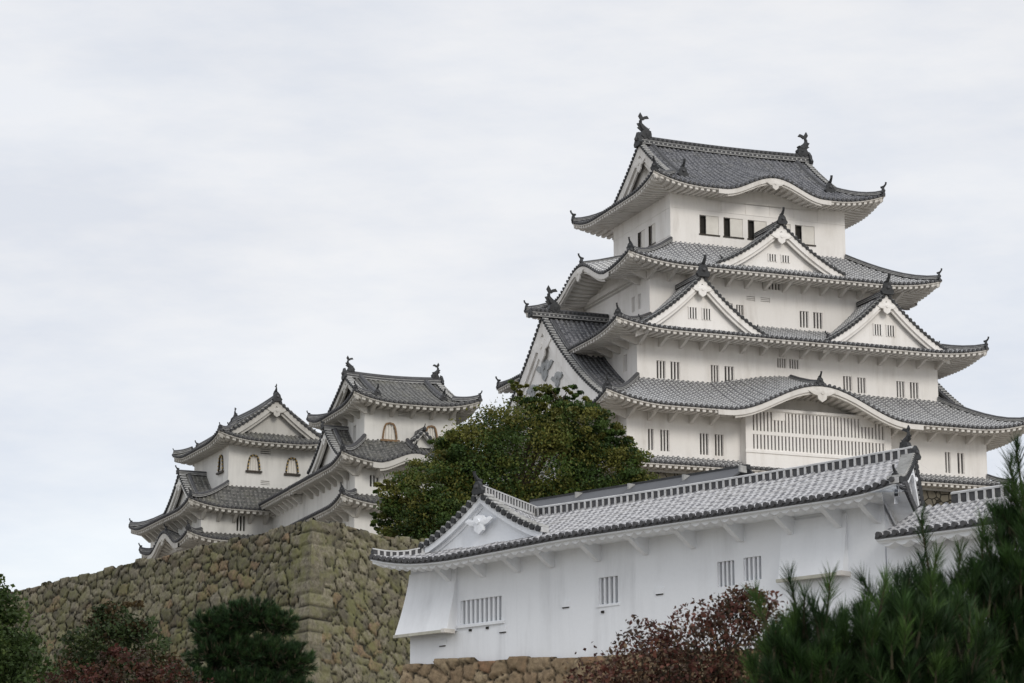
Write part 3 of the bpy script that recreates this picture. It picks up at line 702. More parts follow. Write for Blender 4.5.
W3 = [(9.2, 9.72, 11.6, 12.4), (9.95, 10.5, 11.5, 12.35), (14.57, 15.24, 11.22, 12.33), (15.57, 16.27, 11.24, 12.33), (10.72, 11.33, 12.66, 13.0, 'vent'), (11.74, 12.42, 12.66, 13.0, 'vent'), (11.87, 13.25, 13.6, 14.05, 'bars', 6), (6.3, 6.9, 12.9, 13.5)]
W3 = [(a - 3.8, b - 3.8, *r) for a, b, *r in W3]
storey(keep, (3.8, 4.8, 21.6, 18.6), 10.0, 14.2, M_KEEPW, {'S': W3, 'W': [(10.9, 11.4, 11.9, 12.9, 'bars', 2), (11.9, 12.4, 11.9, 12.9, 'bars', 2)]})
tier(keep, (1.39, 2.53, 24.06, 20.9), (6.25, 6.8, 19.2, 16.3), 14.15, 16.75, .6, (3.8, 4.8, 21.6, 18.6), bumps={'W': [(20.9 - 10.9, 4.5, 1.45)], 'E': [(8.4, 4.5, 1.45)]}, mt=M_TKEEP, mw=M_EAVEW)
# top storey: dark openings with white sliding boards, thin raised mouldings
W4 = [(8.37, 9.77, 17.5, 18.79, 'shutter'), (10.13, 11.54, 17.5, 18.79, 'shutter'), (11.91, 13.31, 17.5, 18.79, 'shutter'), (13.7, 15.1, 17.5, 18.79, 'shutter'), (15.43, 16.89, 17.5, 18.79, 'shutter')]
W4 = [(a - 6.25, b - 6.25, *r) for a, b, *r in W4]
mo = [(0, 12.95, 19.1, 19.17)] + [(x, x + .06, 19.17, 20.0) for x in (1.9, 3.7, 5.5, 7.3, 9.1, 10.9)]
mw_ = [(0, 9.5, 19.1, 19.17), (0, 9.5, 17.2, 17.26)]
storey(keep, (6.25, 6.8, 19.2, 16.3), 16.0, 20.2, M_KEEPW, {'S': W4, 'W': [(16.3 - 12.1, 16.3 - 10.95, 17.3, 18.65, 'shutter'), (16.3 - 10.3, 16.3 - 9.2, 17.3, 18.65, 'shutter')]}, mouldings={'S': mo, 'W': mw_})
kt, kz = irimoya(keep, (4.2, 4.78, 21.24, 18.9), 20.2, 24.85, .75, (6.25, 6.8, 19.2, 16.3), 2.5, bumps={'S': [(13.0 - 4.2, 3.7, 1.12)], 'N': [(17.04 - 8.8, 3.7, 1.25)]}, mt=M_TTOP, mw=M_EAVEW, brk='', rh=.62, rw=.5, shach=1.15, hb=.75)
# triangular gables
TS = lambda y: (lambda a, b, z: Vector((a, b, z)))
SWIN = lambda c, z0, z1, w_=.55, g_=.2: [(c - g_ - w_, c - g_, z0, z1), (c + g_, c + g_ + w_, z0, z1)]
dormer(keep, IDT, 12.55, 4.15, 3.25, 3.6, 14.75, 2.85, M_KEEPW, M_TKEEP, wins=SWIN(12.55, 15.2, 15.65), rw=.34, rh=.36, orn=.66)
dormer(keep, IDT, 5.75, 4.1, 1.05, 3.8, 9.6, 3.35, M_KEEPW, M_TKEEP, wins=SWIN(5.75, 10.3, 11.0), orn=.82)
dormer(keep, IDT, 18.95, 4.15, 1.05, 3.8, 9.6, 3.35, M_KEEPW, M_TKEEP, wins=SWIN(18.95, 10.3, 11.0), orn=.82)
# great west gable
TW = lambda a, b, z: Vector((b, 23.4 - a, z))
g_, q_ = dormer(keep, TW, 11.7, 9.6, -.85, 7.2, 5.15, 6.9, M_KEEPW, M_TTOP, pitch=.36, orn=.5, horn=False, pend=1.7, hb=1.0, rw=.5, rh=.62, rover=.85, rstyle='bead', depthw=.22, flare=1.06)
M_GREYC = simple('shaded_carving', (.44, .45, .45), (.20, .205, .205), 2.5)  # darker grey puts the shadows of the carved relief into its colour
pendant(g_, TW, 11.7, -.78, 8.7, 1.5, M_GREYC, 'gable_carving'); pendant(g_, TW, 13.9, -.78, 7.6, 1.1, M_GREYC, 'gable_carving'); pendant(g_, TW, 9.5, -.78, 7.6, 1.1, M_GREYC, 'gable_carving')
shachi(g_, (-.35, 11.7, 12.65), (1, 0, 0), 1.15)
TE = lambda a, b, z: Vector((25.4 - b, a, z))
dormer(keep, TE, 11.7, 9.6, -1.15, 7.5, 5.15, 6.9, M_KEEPW, M_TTOP, pitch=.36, orn=.5, horn=False, pend=1.7, hb=1.0, rw=.5, rh=.62, rover=.85, rstyle='bead', depthw=.22, flare=1.06)

# ================================================================ SMALL TOWERS
NO = (-8.73, 154, 30.41)
nk = thing('small_keep', 'small white three-tiered tower just left of the leafy tree, its gold-framed windows facing front', 'castle tower', NO, frame(69), 'small white towers around the great one')
storey(nk, (-.8, -.8, 6.6, 7.8), -6.5, -1.2, M_OLDW, {'S': [(.9, 1.5, -2.9, -2.2)], 'W': [(7.0, 7.25, -2.9, -1.9, 'bars', 1), (5.6, 5.85, -2.9, -1.9, 'bars', 1)]})
storey(nk, (0, 0, 5.75, 6.9), -1.0, 2.4, M_OLDW, {'S': [(1.2, 1.95, .12, 1.05, 'bell', M_WOODY), (3.85, 4.5, .25, 1.05, 'bell', M_WOODY), (2.08, 2.72, 1.55, 1.87, 'vent')], 'W': [(4.7, 5.3, .3, 1.2)]})
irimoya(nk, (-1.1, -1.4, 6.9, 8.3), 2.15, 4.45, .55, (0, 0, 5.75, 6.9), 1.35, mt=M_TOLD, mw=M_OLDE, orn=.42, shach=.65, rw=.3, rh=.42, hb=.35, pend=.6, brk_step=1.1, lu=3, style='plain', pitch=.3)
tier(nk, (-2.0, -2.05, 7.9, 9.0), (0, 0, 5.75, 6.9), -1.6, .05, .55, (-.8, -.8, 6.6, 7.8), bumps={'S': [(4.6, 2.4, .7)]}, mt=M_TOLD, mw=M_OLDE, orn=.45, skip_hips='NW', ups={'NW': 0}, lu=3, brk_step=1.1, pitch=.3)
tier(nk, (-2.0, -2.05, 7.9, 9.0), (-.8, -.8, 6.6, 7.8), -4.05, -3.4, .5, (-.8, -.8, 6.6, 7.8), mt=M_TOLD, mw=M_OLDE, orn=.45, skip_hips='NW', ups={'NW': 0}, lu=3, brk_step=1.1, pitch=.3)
TNW = lambda a, b, z: Vector((b, 7.8 - a, z))
dormer(nk, TNW, 7.8 - 3.2, 2.9, -1.4, 1.9, -.95, 2.05, M_OLDW, M_TOLD, orn=.4, pend=.6, hb=.3, pitch=.3, rw=.24, rh=.26)
dormer(nk, IDT, 3.25, .6, -1.3, 1.4, -.1, .62, M_OLDW, M_TOLD, orn=.22, pend=0, hb=.1, pitch=.3, rw=.22, rh=.22)
stone_base('stone_base', nk, (0, 0, -6.45), 0, (-.9, -.9, 6.7, 7.9), 5.5, 1.2)
# corridor linking the two small towers
co = thing('corridor_turret', 'long two-storey white corridor rising between the two small towers', 'corridor', NO, frame(69))
def long_side(parent, x, y0, y1, xin, ze, zi, xw):
    mb, we = MB(), MB(); T = lambda a, b, z: Vector((x + b, y1 - a, z)); L = y1 - y0; D = xin - x
    zf = lambda a, b: ze + (zi - ze) * F_(min(1, b / D)); zs = lambda a, b: ze - .3 + .12 * b
    n, p, r = tile_field(mb, T, L, lambda a: D, zf, .3, M_TOLD, nt=6); eave_edge(mb, we, T, L, zf, n, p, r, xw - x + .05, zs, mw=M_OLDE)
    ro = mb.build('roof', parent); we.build('eave', ro)
    for i in range(int(L / 1.0)): bracket(ro, T, .5 + i * 1.0, xw - x, zs(0, 1) + .02, M_OLDW, drop=.55)
    return ro
mb = MB(); Tc = lambda a, b, z: Vector((-.8 + b, 17 - a, z)); hs = [(1.2, 1.4, -3.2, -2.3, 'bars', 1), (1.7, 1.9, -3.2, -2.3, 'bars', 1), (4.3, 4.5, -3.2, -2.3, 'bars', 1), (7.0, 7.2, -3.2, -2.3, 'bars', 1), (7.5, 7.7, -3.2, -2.3, 'bars', 1)]
wall_panel(mb, Tc, 9.3, -6.6, -1.3, hs, M_OLDW)
mb.box(IDT, -.79, 4.5, 7.81, 17, -6.6, -1.5, M_OLDW); wo = mb.build('wall', co)
for h in hs: window(wo, Tc, h, M_OLDW)
r1 = long_side(co, -2.0, 9.0, 16.6, 2.0, -1.62, .35, -.8); long_side(co, -2.0, 9.0, 16.6, -.8, -4.07, -3.4, -.8)
ridge(r1, [(2.0, 8.0, .36), (2.0, 16.5, .36)], .3, .4)
mb = MB(); mb.box(IDT, 2.0, 4.6, 7.9, 16.6, -1.6, .2, M_TOLD); mb.build('rear_roof', co)

IO = (-18.24, 168, 32.94)
ik = thing('small_keep', 'small white tower farthest left, its roof gable facing front above two black bell-shaped windows', 'castle tower', IO, frame(66), 'small white towers around the great one')
TI = lambda x, y, z: Vector((-1.1 + 0 + y, 8.9 - x, z))        # canonical x runs from the rear to the front
def remap(o): return o
storey(ik, (0, 0, 5.95, 7.4), -3.3, .2, M_OLDW, {'S': [(1.35, 2.05, -1.8, -.85, 'bell'), (3.97, 4.67, -1.8, -.85, 'bell'), (2.15, 2.85, -.72, -.32, 'vent'), (2.2, 2.8, -2.75, -2.4, 'vent')], 'W': [(5.5, 6.3, -1.75, -.75, 'bell'), (1.2, 1.5, -1.6, -1.0)]})
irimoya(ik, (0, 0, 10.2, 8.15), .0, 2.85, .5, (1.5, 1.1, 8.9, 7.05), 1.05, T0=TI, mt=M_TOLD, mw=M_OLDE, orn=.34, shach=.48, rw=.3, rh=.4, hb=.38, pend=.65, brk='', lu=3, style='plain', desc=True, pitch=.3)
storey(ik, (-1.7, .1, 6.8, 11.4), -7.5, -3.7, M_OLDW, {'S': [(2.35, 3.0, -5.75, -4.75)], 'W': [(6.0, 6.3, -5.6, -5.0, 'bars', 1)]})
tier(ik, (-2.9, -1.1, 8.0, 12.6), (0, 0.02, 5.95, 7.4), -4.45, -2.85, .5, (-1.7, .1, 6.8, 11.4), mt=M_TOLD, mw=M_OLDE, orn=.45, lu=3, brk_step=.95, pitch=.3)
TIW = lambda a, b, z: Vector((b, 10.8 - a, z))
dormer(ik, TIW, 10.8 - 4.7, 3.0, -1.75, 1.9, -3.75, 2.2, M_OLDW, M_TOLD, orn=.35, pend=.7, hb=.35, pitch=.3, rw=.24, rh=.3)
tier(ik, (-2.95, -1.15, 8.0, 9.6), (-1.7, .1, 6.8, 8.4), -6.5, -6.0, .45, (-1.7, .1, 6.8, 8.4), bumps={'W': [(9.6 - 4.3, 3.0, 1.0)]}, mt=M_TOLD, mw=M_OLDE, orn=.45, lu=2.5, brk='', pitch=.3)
stone_base('stone_base', ik, (0, 0, -7.45), 0, (-1.8, 0, 6.9, 10.9), 6.9, 1.2)

# ================================================================ FOREGROUND TURRET CORRIDOR
FO = (-3.2, 83.3, 10.104); FR = frame(135.4)
fg = thing('turret_gallery', 'long low white plastered gallery with a silvery tiled roof in the foreground', 'gallery', FO, FR)
LW = 18.7
hf = [(2.3, 4.1, .98, 1.72, 'bars', 9), (8.18, 8.95, 1.08, 1.87, 'bars', 4), (12.8, 13.42, 1.17, 1.88, 'bars', 4), (13.76, 14.4, 1.25, 1.9, 'bars', 4)]
mb = MB(); TF = lambda a, b, z: Vector((a, b, z))
wall_panel(mb, TF, LW, -1.5, 3.0, hf, M_FGW)
mb.grid([[TF(0, 0, -1.5), TF(0, 0, 3.0)], [TF(0, 8, -1.5), TF(0, 8, 3.0)]], M_FGW); mb.grid([[TF(LW, 0, -1.5), TF(LW, 0, 3.1)], [TF(LW - 5.2, 8, -1.5), TF(LW - 5.2, 8, 3.1)]], M_FGW)
mb.grid([[TF(0, 8, -1.5), TF(0, 8, 3.0)], [TF(LW - 5.2, 8, -1.5), TF(LW - 5.2, 8, 3.0)]], M_FGW)
mb.box(TF, 2.18, 4.25, -.07, .03, .87, .95, M_FGW); mb.box(TF, 8.1, 9.03, -.03, .03, 1.0, 1.06, M_FGW)
for a, z in ((4.17, .63), (6.84, 1.15), (1.5, .42), (10.6, 1.2)):                    # gun ports
    mb.box(TF, a - .16, a + .16, -.03, .02, z - .02, z + .16, M_FGW); mb.box(TF, a - .13, a + .13, -.034, .0, z - .05, z - .02, M_DARKW)
for a, z in ((2.75, .78), (3.5, .79), (8.35, .86)): mb.box(TF, a - .05, a + .05, -.04, .0, z - .04, z + .03, M_DARKW)
fw = mb.build('wall', fg)
for h in hf: window(fw, TF, h, M_FGW)
# flared stone-drop bays
def drop_bay(a0, a1, zb, zt, out_, wrap=0):
    mb = MB(); P = []
    for i in range(9):
        t = i / 8; z = zt - (zt - zb) * t; o_ = .04 + out_ * t ** 1.35; P.append((z, o_))
    mb.grid([[TF(a0 - wrap * o_, -o_, z), TF(a1, -o_, z)] for z, o_ in P], M_FGW)
    mb.grid([[TF(a1, -o_, z), TF(a1, .0, z)] for z, o_ in P], M_FGW); mb.grid([[TF(a0 - wrap * o_, -o_, z), TF(a0 - wrap * o_, 1.8 if wrap else 0, z)] for z, o_ in P], M_FGW)
    mb.box(TF, a0 - wrap * out_ - .04, a1 + .05, -out_ - .08, -out_ + .03, zb - .07, zb + .02, M_WOODL); mb.box(TF, a1 - .08, a1 + .08, -out_ - .2, -out_ + .25, zb - .09, zb + .03, M_EAVEW)
    mb.grid([[TF(a0 - wrap * out_, -out_, zb), TF(a1, -out_, zb)], [TF(a0 - wrap * out_, 0, zb), TF(a1, 0, zb)]], M_DARKW)
    return mb.build('stone_drop_bay', fg)
M_WOODL = simple('pale_timber', (.50, .49, .42), (.36, .35, .30), 5)
drop_bay(0.0, 2.15, .80, 2.75, .42, .5); drop_bay(15.2, 17.45, 1.12, 2.75, .22)
# roof
ZE, ZR, H_ = 3.02, 4.86, 5.2; XL, XR = -.62, 20.05; LF = XR - XL; gr = 1.25; ilf = 2.6
def cuf(a): return -.15 * max(0, 1 - abs(a - 3.4) / 5.0) + .30 * max(0, 1 - a / 2.6) ** 2 + .2 * max(0, 1 - (LF - a) / 2.0) ** 2
Tr = lambda a, b, z: Vector((XL + a, -1.2 + b, z)); TrN = lambda a, b, z: Vector((XR - a, 9.2 - b, z))
def zfF(a, b): return ZE + (ZR - ZE) * F_(min(1, b / H_)) + cuf(a) * max(0, 1 - b / 2.5) ** 1.4
SK = .65; EX = SK * H_
def ymF(a): return min(H_, a * H_ / ilf) if a < LF / 2 else min(H_, (LF - a) / SK)
mb, we = MB(), MB()
n_, p_, r_ = tile_field(mb, Tr, LF, ymF, zfF, .27, M_TFG, nt=12, tl=1.55); zsF = lambda a, b: ZE - .2 + .02 * b + cuf(a) * (1 - min(1, b / 1.2) * .5)
eave_edge(mb, we, Tr, LF, zfF, n_, p_, r_, 1.25, zsF, step=.46, mw=M_FGW, raft=.0)
# scalloped plaster under the boards
sc_ = []
for i in range(int(LF / .36) * 8 + 1):
    a = i * .36 / 8; fz = abs(sin(pi * a / .36)); sc_.append([Tr(a, .2, zfF(a, 0) - .12), Tr(a, .2, zfF(a, 0) - .15 - .09 * fz), Tr(a, .45, zfF(a, 0) - .2 - .09 * fz), Tr(a, .5, zfF(a, 0) - .2)])
we.grid(sc_, M_FGW)
tile_field(mb, TrN, LF, lambda a: min(H_, (LF - a) * H_ / ilf) if a > EX else .02, lambda a, b: zfF(LF - a, b), .27, M_TFG, nt=6, ylo=lambda a: 0 if a >= 2 * EX else (H_ * (2 * EX - a) / EX if a > EX else 0))
TrW = lambda a, b, z: Vector((XL + b, 9.2 - a, z)); tile_field(mb, TrW, 10.4, lambda a: min(ilf, a * ilf / H_, (10.4 - a) * ilf / H_), lambda a, b: ZE + (ZR - ZE) * F_(min(1, b / ilf)) + cuf(0) * max(0, 1 - min(a, 10.4 - a) / 2.6) ** 2 * max(0, 1 - b / 1.3) ** 1.4, .27, M_TFG, nt=5)
fro = mb.build('roof', fg); we.build('eave', fro)
# right end cut at a slant: gable plane runs back from the front eave corner
TrE = lambda a, b, z: Vector((XR - SK * a - b, -1.2 + a, z)); qF = lambda x: ZE + (ZR - ZE) * F_(max(0, H_ - x) / H_) + .12 * max(0, (x - H_ + 2) / 2) ** 2
gable_front(fro, TrE, 5.2, H_, qF, -.02, ZE, M_FGW, hb=.34, pend=.5, caps_p=.27, wall_lo=ZE - .3, depth=.5)
mb = MB(); tile_field(mb, lambda a, b, z: TrE(a, b - .25, z), 10.4, lambda a: .75, lambda a, b: ZE - .1 + .35 * b + .12 * max(0, 1 - min(a, 10.4 - a) / 2) ** 2, .27, M_TFG, nt=2)
for k in range(38): mb.cap(TrE((k + .5) * 10.4 / 38, -.27, ZE - .06 + .12 * max(0, 1 - min(k, 37 - k) / 7) ** 2), (1, 0, 0), .08, .1, M_RIDGE, 7)
mb.grid([[TrE(a, -.24, ZE - .17), TrE(a, 1.6, ZE + .02)] for a in (0, 5.2, 10.4)], M_FGW); mb.build('pent_roof', fro)
for a in (1.86, 3.34, 4.86, 6.29, 8.2, 10.1, 11.93, 13.72, 15.56, 17.24, 18.5): bracket(fro, lambda aa, b, z: Vector((aa, -1.2 + b, z)), a, 1.2, 2.86, M_FGW, w=.17, drop=.5)
# main ridge with white plastered ladder pattern, gable at the left end with its skewed ridge
RX = XR - EX + .1
ridge(fro, [(1.55 + (RX - 1.55) * i / 8, 4.0, ZR - .03 - .05 * sin(pi * i / 8) + .1 * max(0, i / 8 - .8)) for i in range(9)], .28, .33, 'ladder')
demon_tile(fro, (RX + .05, 4.0, ZR), (1, 0), .36, False); shachi(fro, (RX - .2, 4.0, ZR + .36), (-1, 0, 0), .42)
gd, qd = dormer(fro, TF, 3.22, 2.35, .0, 4.0, 3.60, 1.30, M_FGW, M_TFG, pitch=.27, orn=.42, skew=-.43, rstyle='ladder', rw=.26, rh=.3, pend=.62, pdrop=.38, hb=.2, depthw=.16, flare=1.15, horn=True)
# white-jointed hip ridge from the gable foot to the left eave corner
hp = [(-.55 + 1.9 * t, -1.12 + 1.75 * t, 3.33 - .13 * math.sin(pi * min(1, t * 1.3)) + .30 * t ** 2) for t in [i / 7 for i in range(8)]]
ridge(fro, hp, .2, .2, 'ladder', name='hip_ridge'); demon_tile(fro, hp[0], (-1, -.8), .24, False)
# descending ridge beside the slanted end, end tile near the eave corner
pts = [Tr(LF - SK * b - .12, b, zfF(LF - SK * b - .12, b) + .03) for b in (.75, 1.5, 2.5, 3.5, 4.5, 5.0)]; demon_tile(fro, pts[0] + Vector((0, 0, .03)), (.3, -1), .28)

# lower tiled wall running on to the right
lw = thing('tiled_wall', 'lower white wall with its own small tiled roof, joined to the right end of the long gallery', 'wall', FO, FR)
XA, XB, HL = 19.05, 34.0, 1.9
Tl = lambda a, b, z: Vector((XA + a, -.9 + b, z)); Tln = lambda a, b, z: Vector((XB - a, 2.9 - b, z)); zl = lambda a, b: 1.85 + .95 * F_(min(1, b / HL)); LL = XB - XA
mb, we = MB(), MB(); n3, p3, r3 = tile_field(mb, Tl, LL, lambda a: HL, zl, .27, M_TFG, nt=7); eave_edge(mb, we, Tl, LL, zl, n3, p3, r3, .75, lambda a, b: 1.66 + .02 * b, mw=M_FGW, raft=.0)
tile_field(mb, Tln, LL, lambda a: HL, zl, .27, M_TFG, nt=4)
sc_ = []
for i in range(int(LL / .5) * 8): a = i * .5 / 8; fz = abs(sin(pi * a / .5)); sc_.append([Tl(a, .2, 1.74), Tl(a, .2, 1.68 - .1 * fz), Tl(a, .45, 1.63 - .1 * fz), Tl(a, .5, 1.66)])
we.grid(sc_, M_FGW); lr = mb.build('roof', lw); we.build('eave', lr)
ridge(lr, [(XA + 1.2, 1.0, 2.75), (XB, 1.0, 2.75)], .26, .34, 'ladder'); demon_tile(lr, (XA + .1, 1.0, 2.6), (-1, 0), .3, False)
mb = MB(); mb.box(TF, 18.72, XB, 0.03, 2.0, -1.8, 1.75, M_FGW); mb.build('wall', lw)

# stone footing of the gallery
fs = thing('stone_footing', 'reddish-brown stone footing beneath the long white gallery', 'stone wall', FO, FR)
o = voronoi_wall('stone_facing', (-.1, -.12, 0), (1, 0), 36, 7.5, (0, -1), .1, (.68, .5), M_STONE2, 11, lambda x: -.02 - .046 * min(x, 20), res=.07, relief=.13); o.parent = fs
o = voronoi_wall('stone_facing', (-.12, -.1, 0), (0, 1), 14, 7.5, (-1, 0), .1, (.68, .5), M_STONE2, 12, lambda x: -.02, res=.09, relief=.13); o.parent = fs
mb = MB(); mb.box(TF, -.02, 40, -.0, 14, -9.5, -1.45, M_EARTH); o = mb.build('earth_terrace'); o.location = FO; o.rotation_euler = (0, 0, FR); o['kind'] = 'structure'

# dark sheet-roofed building behind
db = thing('sheet_roof_building', 'low building behind the gallery under a plain dark grey sheet roof', 'building', FO, FR)
mb = MB(); y0_, zt_ = 9.0, 6.62
for i in range(4):
    a0 = -3.6 + i * 2.47; a1 = a0 + 2.45
    mb.hexa([(a0, y0_ - 1.8, zt_ - 1.25), (a1, y0_ - 1.8, zt_ - 1.25), (a1, y0_, zt_ - .15), (a0, y0_, zt_ - .15), (a0, y0_ - 1.8, zt_ - 1.19), (a1, y0_ - 1.8, zt_ - 1.19), (a1, y0_, zt_ - .08), (a0, y0_, zt_ - .08)], M_SLATE)
    mb.box(TF, a1 - .03, a1 + .05, y0_ - .3, y0_ + .02, zt_ - .28, zt_ - .06, M_RIDGEL)
mb.box(TF, -3.7, 6.35, y0_ + .0, y0_ + .16, zt_ - .16, zt_ - .0, M_ORN); mb.hexa([(-3.6, y0_ + .16, zt_ - .15), (6.3, y0_ + .16, zt_ - .15), (6.3, y0_ + 1.8, zt_ - 1.25), (-3.6, y0_ + 1.8, zt_ - 1.25), (-3.6, y0_ + .16, zt_ - .09), (6.3, y0_ + .16, zt_ - .09), (6.3, y0_ + 1.8, zt_ - 1.19), (-3.6, y0_ + 1.8, zt_ - 1.19)], M_SLATE)
mb.build('roof', db); mb = MB(); mb.box(TF, -3.4, 6.1, y0_ - 1.4, y0_ + 1.6, -8, zt_ - 1.1, M_FGW); mb.build('wall', db)

# ================================================================ VEGETATION
def mesh_np(name, V, F, col, m, parent=None):
    me = bpy.data.meshes.new(name); me.vertices.add(len(V)); me.vertices.foreach_set('co', V.astype(np.float32).ravel()); k = F.shape[1]
    me.loops.add(F.size); me.polygons.add(len(F)); me.polygons.foreach_set('loop_start', np.arange(len(F)) * k); me.loops.foreach_set('vertex_index', F.ravel().astype(np.int32))
    me.update(calc_edges=True); at = me.color_attributes.new('leaf', 'FLOAT_COLOR', 'POINT'); at.data.foreach_set('color', col.astype(np.float32).ravel())
    me.materials.append(m); o = bpy.data.objects.new(name, me); C.objects.link(o); o.parent = parent; return o
def unit(v): return v / (np.linalg.norm(v, axis=-1, keepdims=True) + 1e-9)
def leaves(r, P, size, col, aspect=.6, up=.5):
    """P (n,3) positions; folded four-corner leaves"""
    n = len(P); d = unit(r.normal(size=(n, 3))); nn = unit(r.normal(size=(n, 3)) * .8 + np.array([0, 0, up])); x = unit(np.cross(nn, d)); y = np.cross(nn, x)
    s = size * r.uniform(.6, 1.35, (n, 1)); V = np.stack([P - y * s * .5, P + x * s * .5 * aspect + nn * s * .1, P + y * s * .5, P - x * s * .5 * aspect + nn * s * .1], 1).reshape(-1, 3)
    F = np.arange(n * 4).reshape(n, 4); c = np.repeat(np.concatenate([col, np.ones((n, 1))], 1), 4, 0); return V, F, c
def crown(r, blobs, n_cl, n_leaf, size, pal, cl_r=.16, tip=None, tipamt=.0, squash=.75):
    """leaf clumps on the shells of several ellipsoids; pal = list of colours"""
    Ps, Cs = [], []; vol = np.array([b[3] * b[4] + b[3] * b[5] for b in blobs]); vol = vol / vol.sum()
    for b, v in zip(blobs, vol):
        k = max(4, int(n_cl * v)); d = unit(r.normal(size=(k, 3)) + np.array([0, -.1, .15])); rad = r.uniform(.55, 1.02, (k, 1)) ** .7
        cc = np.array(b[:3]) + d * rad * np.array(b[3:6]); R_ = (b[3] + b[5]) / 2
        for i in range(k):
            m = int(n_leaf * r.uniform(.5, 1.5)); rr = R_ * cl_r * r.uniform(.7, 1.5)
            q = unit(r.normal(size=(m, 3))) * (r.random((m, 1)) ** .45) * rr * np.array([1.15, 1.15, squash]); Ps.append(cc[i] + q)
            base = np.array(pal[r.integers(len(pal))]) * r.uniform(.75, 1.25)
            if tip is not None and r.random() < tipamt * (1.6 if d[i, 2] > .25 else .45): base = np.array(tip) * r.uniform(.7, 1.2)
            col = base * r.uniform(.82, 1.18, (m, 1))
            Cs.append(col)
    P = np.concatenate(Ps); return leaves(r, P, size, np.clip(np.concatenate(Cs), 0, 1))
def woody(parent, base, h, r0, targets, m=M_BARK, seed=1):
    r = random.Random(seed); mb = MB(); base = Vector(base)
    top = base + Vector((r.uniform(-.1, .1) * h, r.uniform(-.1, .1) * h, h)); tr = [base.lerp(top, t) + Vector((sin(t * 5) * .04 * h, cos(t * 4) * .03 * h, 0)) for t in (0, .25, .5, .75, 1)]
    mb.tube([tr[0] - Vector((0, 0, .4))] + tr, [r0 * 1.35, r0 * 1.2, r0, r0 * .9, r0 * .78, r0 * .6], m, 9); mb.build('trunk', parent)
    for t in targets:
        t = Vector(t); s0 = tr[2].lerp(tr[4], r.random()); mid = s0.lerp(t, .5) + Vector((0, 0, .12 * (t - s0).length)); lb = MB()
        lb.tube([s0, s0.lerp(mid, .5), mid, mid.lerp(t, .5), t], [r0 * .5, r0 * .42, r0 * .3, r0 * .18, r0 * .06], m, 6)
        for q in range(4):
            e_ = mid.lerp(t, r.random()) ; f_ = e_ + Vector((r.uniform(-1, 1), r.uniform(-1, 1), r.uniform(-.2, 1))) * (t - s0).length * .15; lb.tube([e_, e_.lerp(f_, .5), f_], [r0 * .14, r0 * .09, r0 * .03], m, 5)
        lb.build('limb', parent)
def leafy(name, label, cat, base, blobs, ncl, nl, size, pal, seed, trunk_h, r0, group=None, **kw):
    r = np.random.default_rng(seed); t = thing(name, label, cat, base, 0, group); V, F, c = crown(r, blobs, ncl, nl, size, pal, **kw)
    mesh_np('crown', V, F, c, M_LEAF, t); woody(t, (0, 0, 0), trunk_h, r0, [(b[0], b[1], b[2]) for b in blobs], seed=seed); return t

# round leafy tree between the small towers and the great tower; base on the hill terrace
GREEN = [(.05, .086, .018), (.036, .066, .016), (.07, .105, .022), (.028, .052, .013), (.05, .082, .017), (.10, .115, .024)]
tb = (.3, 137, 18.8)
B = [(.3, 0, 6.6, 4.4, 3.4, 3.6), (-4.4, 0, 4.9, 2.6, 2.6, 2.6), (-6.0, .2, 3.9, 1.3, 1.5, 1.7), (4.6, 0, 5.9, 2.6, 2.6, 2.5), (6.2, 0, 5.2, 1.3, 1.5, 1.6), (2.9, -.4, 8.9, 2.0, 2.0, 1.6), (-2.3, 0, 7.6, 2.0, 2, 1.6), (1.3, .2, 10.2, 1.5, 1.5, 1.1), (-1, -.8, 3.6, 5.2, 3, 2.2), (4.9, -.2, 8.2, 1.3, 1.3, 1.1), (2, -1, 3.8, 4.5, 2.5, 2), (-6.8, 0, 5.6, .7, .8, .8), (-7.2, 0, 4.1, .6, .6, .5), (7.3, 0, 5.6, .6, .7, .5), (3.6, 0, 10.2, .7, .7, .5), (5.9, 0, 7.6, .7, .7, .5), (-3.9, 0, 8.3, .8, .8, .5), (0, 0, 11.2, .7, .7, .4), (2.6, 0, 11.0, .8, .7, .4)]
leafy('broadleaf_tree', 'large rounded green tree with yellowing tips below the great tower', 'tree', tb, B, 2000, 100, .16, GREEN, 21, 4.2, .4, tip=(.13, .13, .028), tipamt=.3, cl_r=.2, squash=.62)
# red-leaved small tree in front of the gallery
RED = [(.095, .034, .026), (.075, .03, .024), (.125, .05, .035), (.09, .055, .034), (.06, .04, .03), (.15, .10, .06)]
rb = (1.35, 22, .1)
B = [(-.62, 0, 3.35, .36, .4, .45), (-.25, 0, 3.55, .35, .4, .5), (.15, 0, 3.7, .33, .4, .48), (.5, 0, 3.9, .3, .3, .42), (.72, 0, 3.5, .35, .4, .75), (0, .2, 2.95, 1.05, .7, .6), (.62, 0, 4.2, .22, .22, .14)]
rt = leafy('red_leaf_tree', 'small dark red-leaved tree in front of the white gallery wall', 'tree', rb, B + [(-.2, 0, 2.9, 1.0, .5, .55), (.3, .1, 3.2, .8, .4, .5)], 1750, 22, .042, RED, 31, 2.6, .07, cl_r=.3, squash=1.0)
r7 = random.Random(3); mb = MB()
for i in range(150):
    b_ = B[r7.randrange(len(B))]; p0 = Vector((b_[0] * .8 + r7.uniform(-.1, .1), b_[1], b_[2] - b_[5] * .7)); u_ = Vector((r7.gauss(0, .5), r7.gauss(0, .5), 1)).normalized(); L_ = b_[5] * r7.uniform(.9, 1.75)
    p1 = p0 + u_ * L_ * .55 + Vector((r7.uniform(-.05, .05), 0, 0)); mb.tube([p0, p1, p0 + u_ * L_ + Vector((r7.uniform(-.08, .08), 0, 0))], [.006, .0045, .002], M_BARKD, 4)
mb.build('twigs', rt)
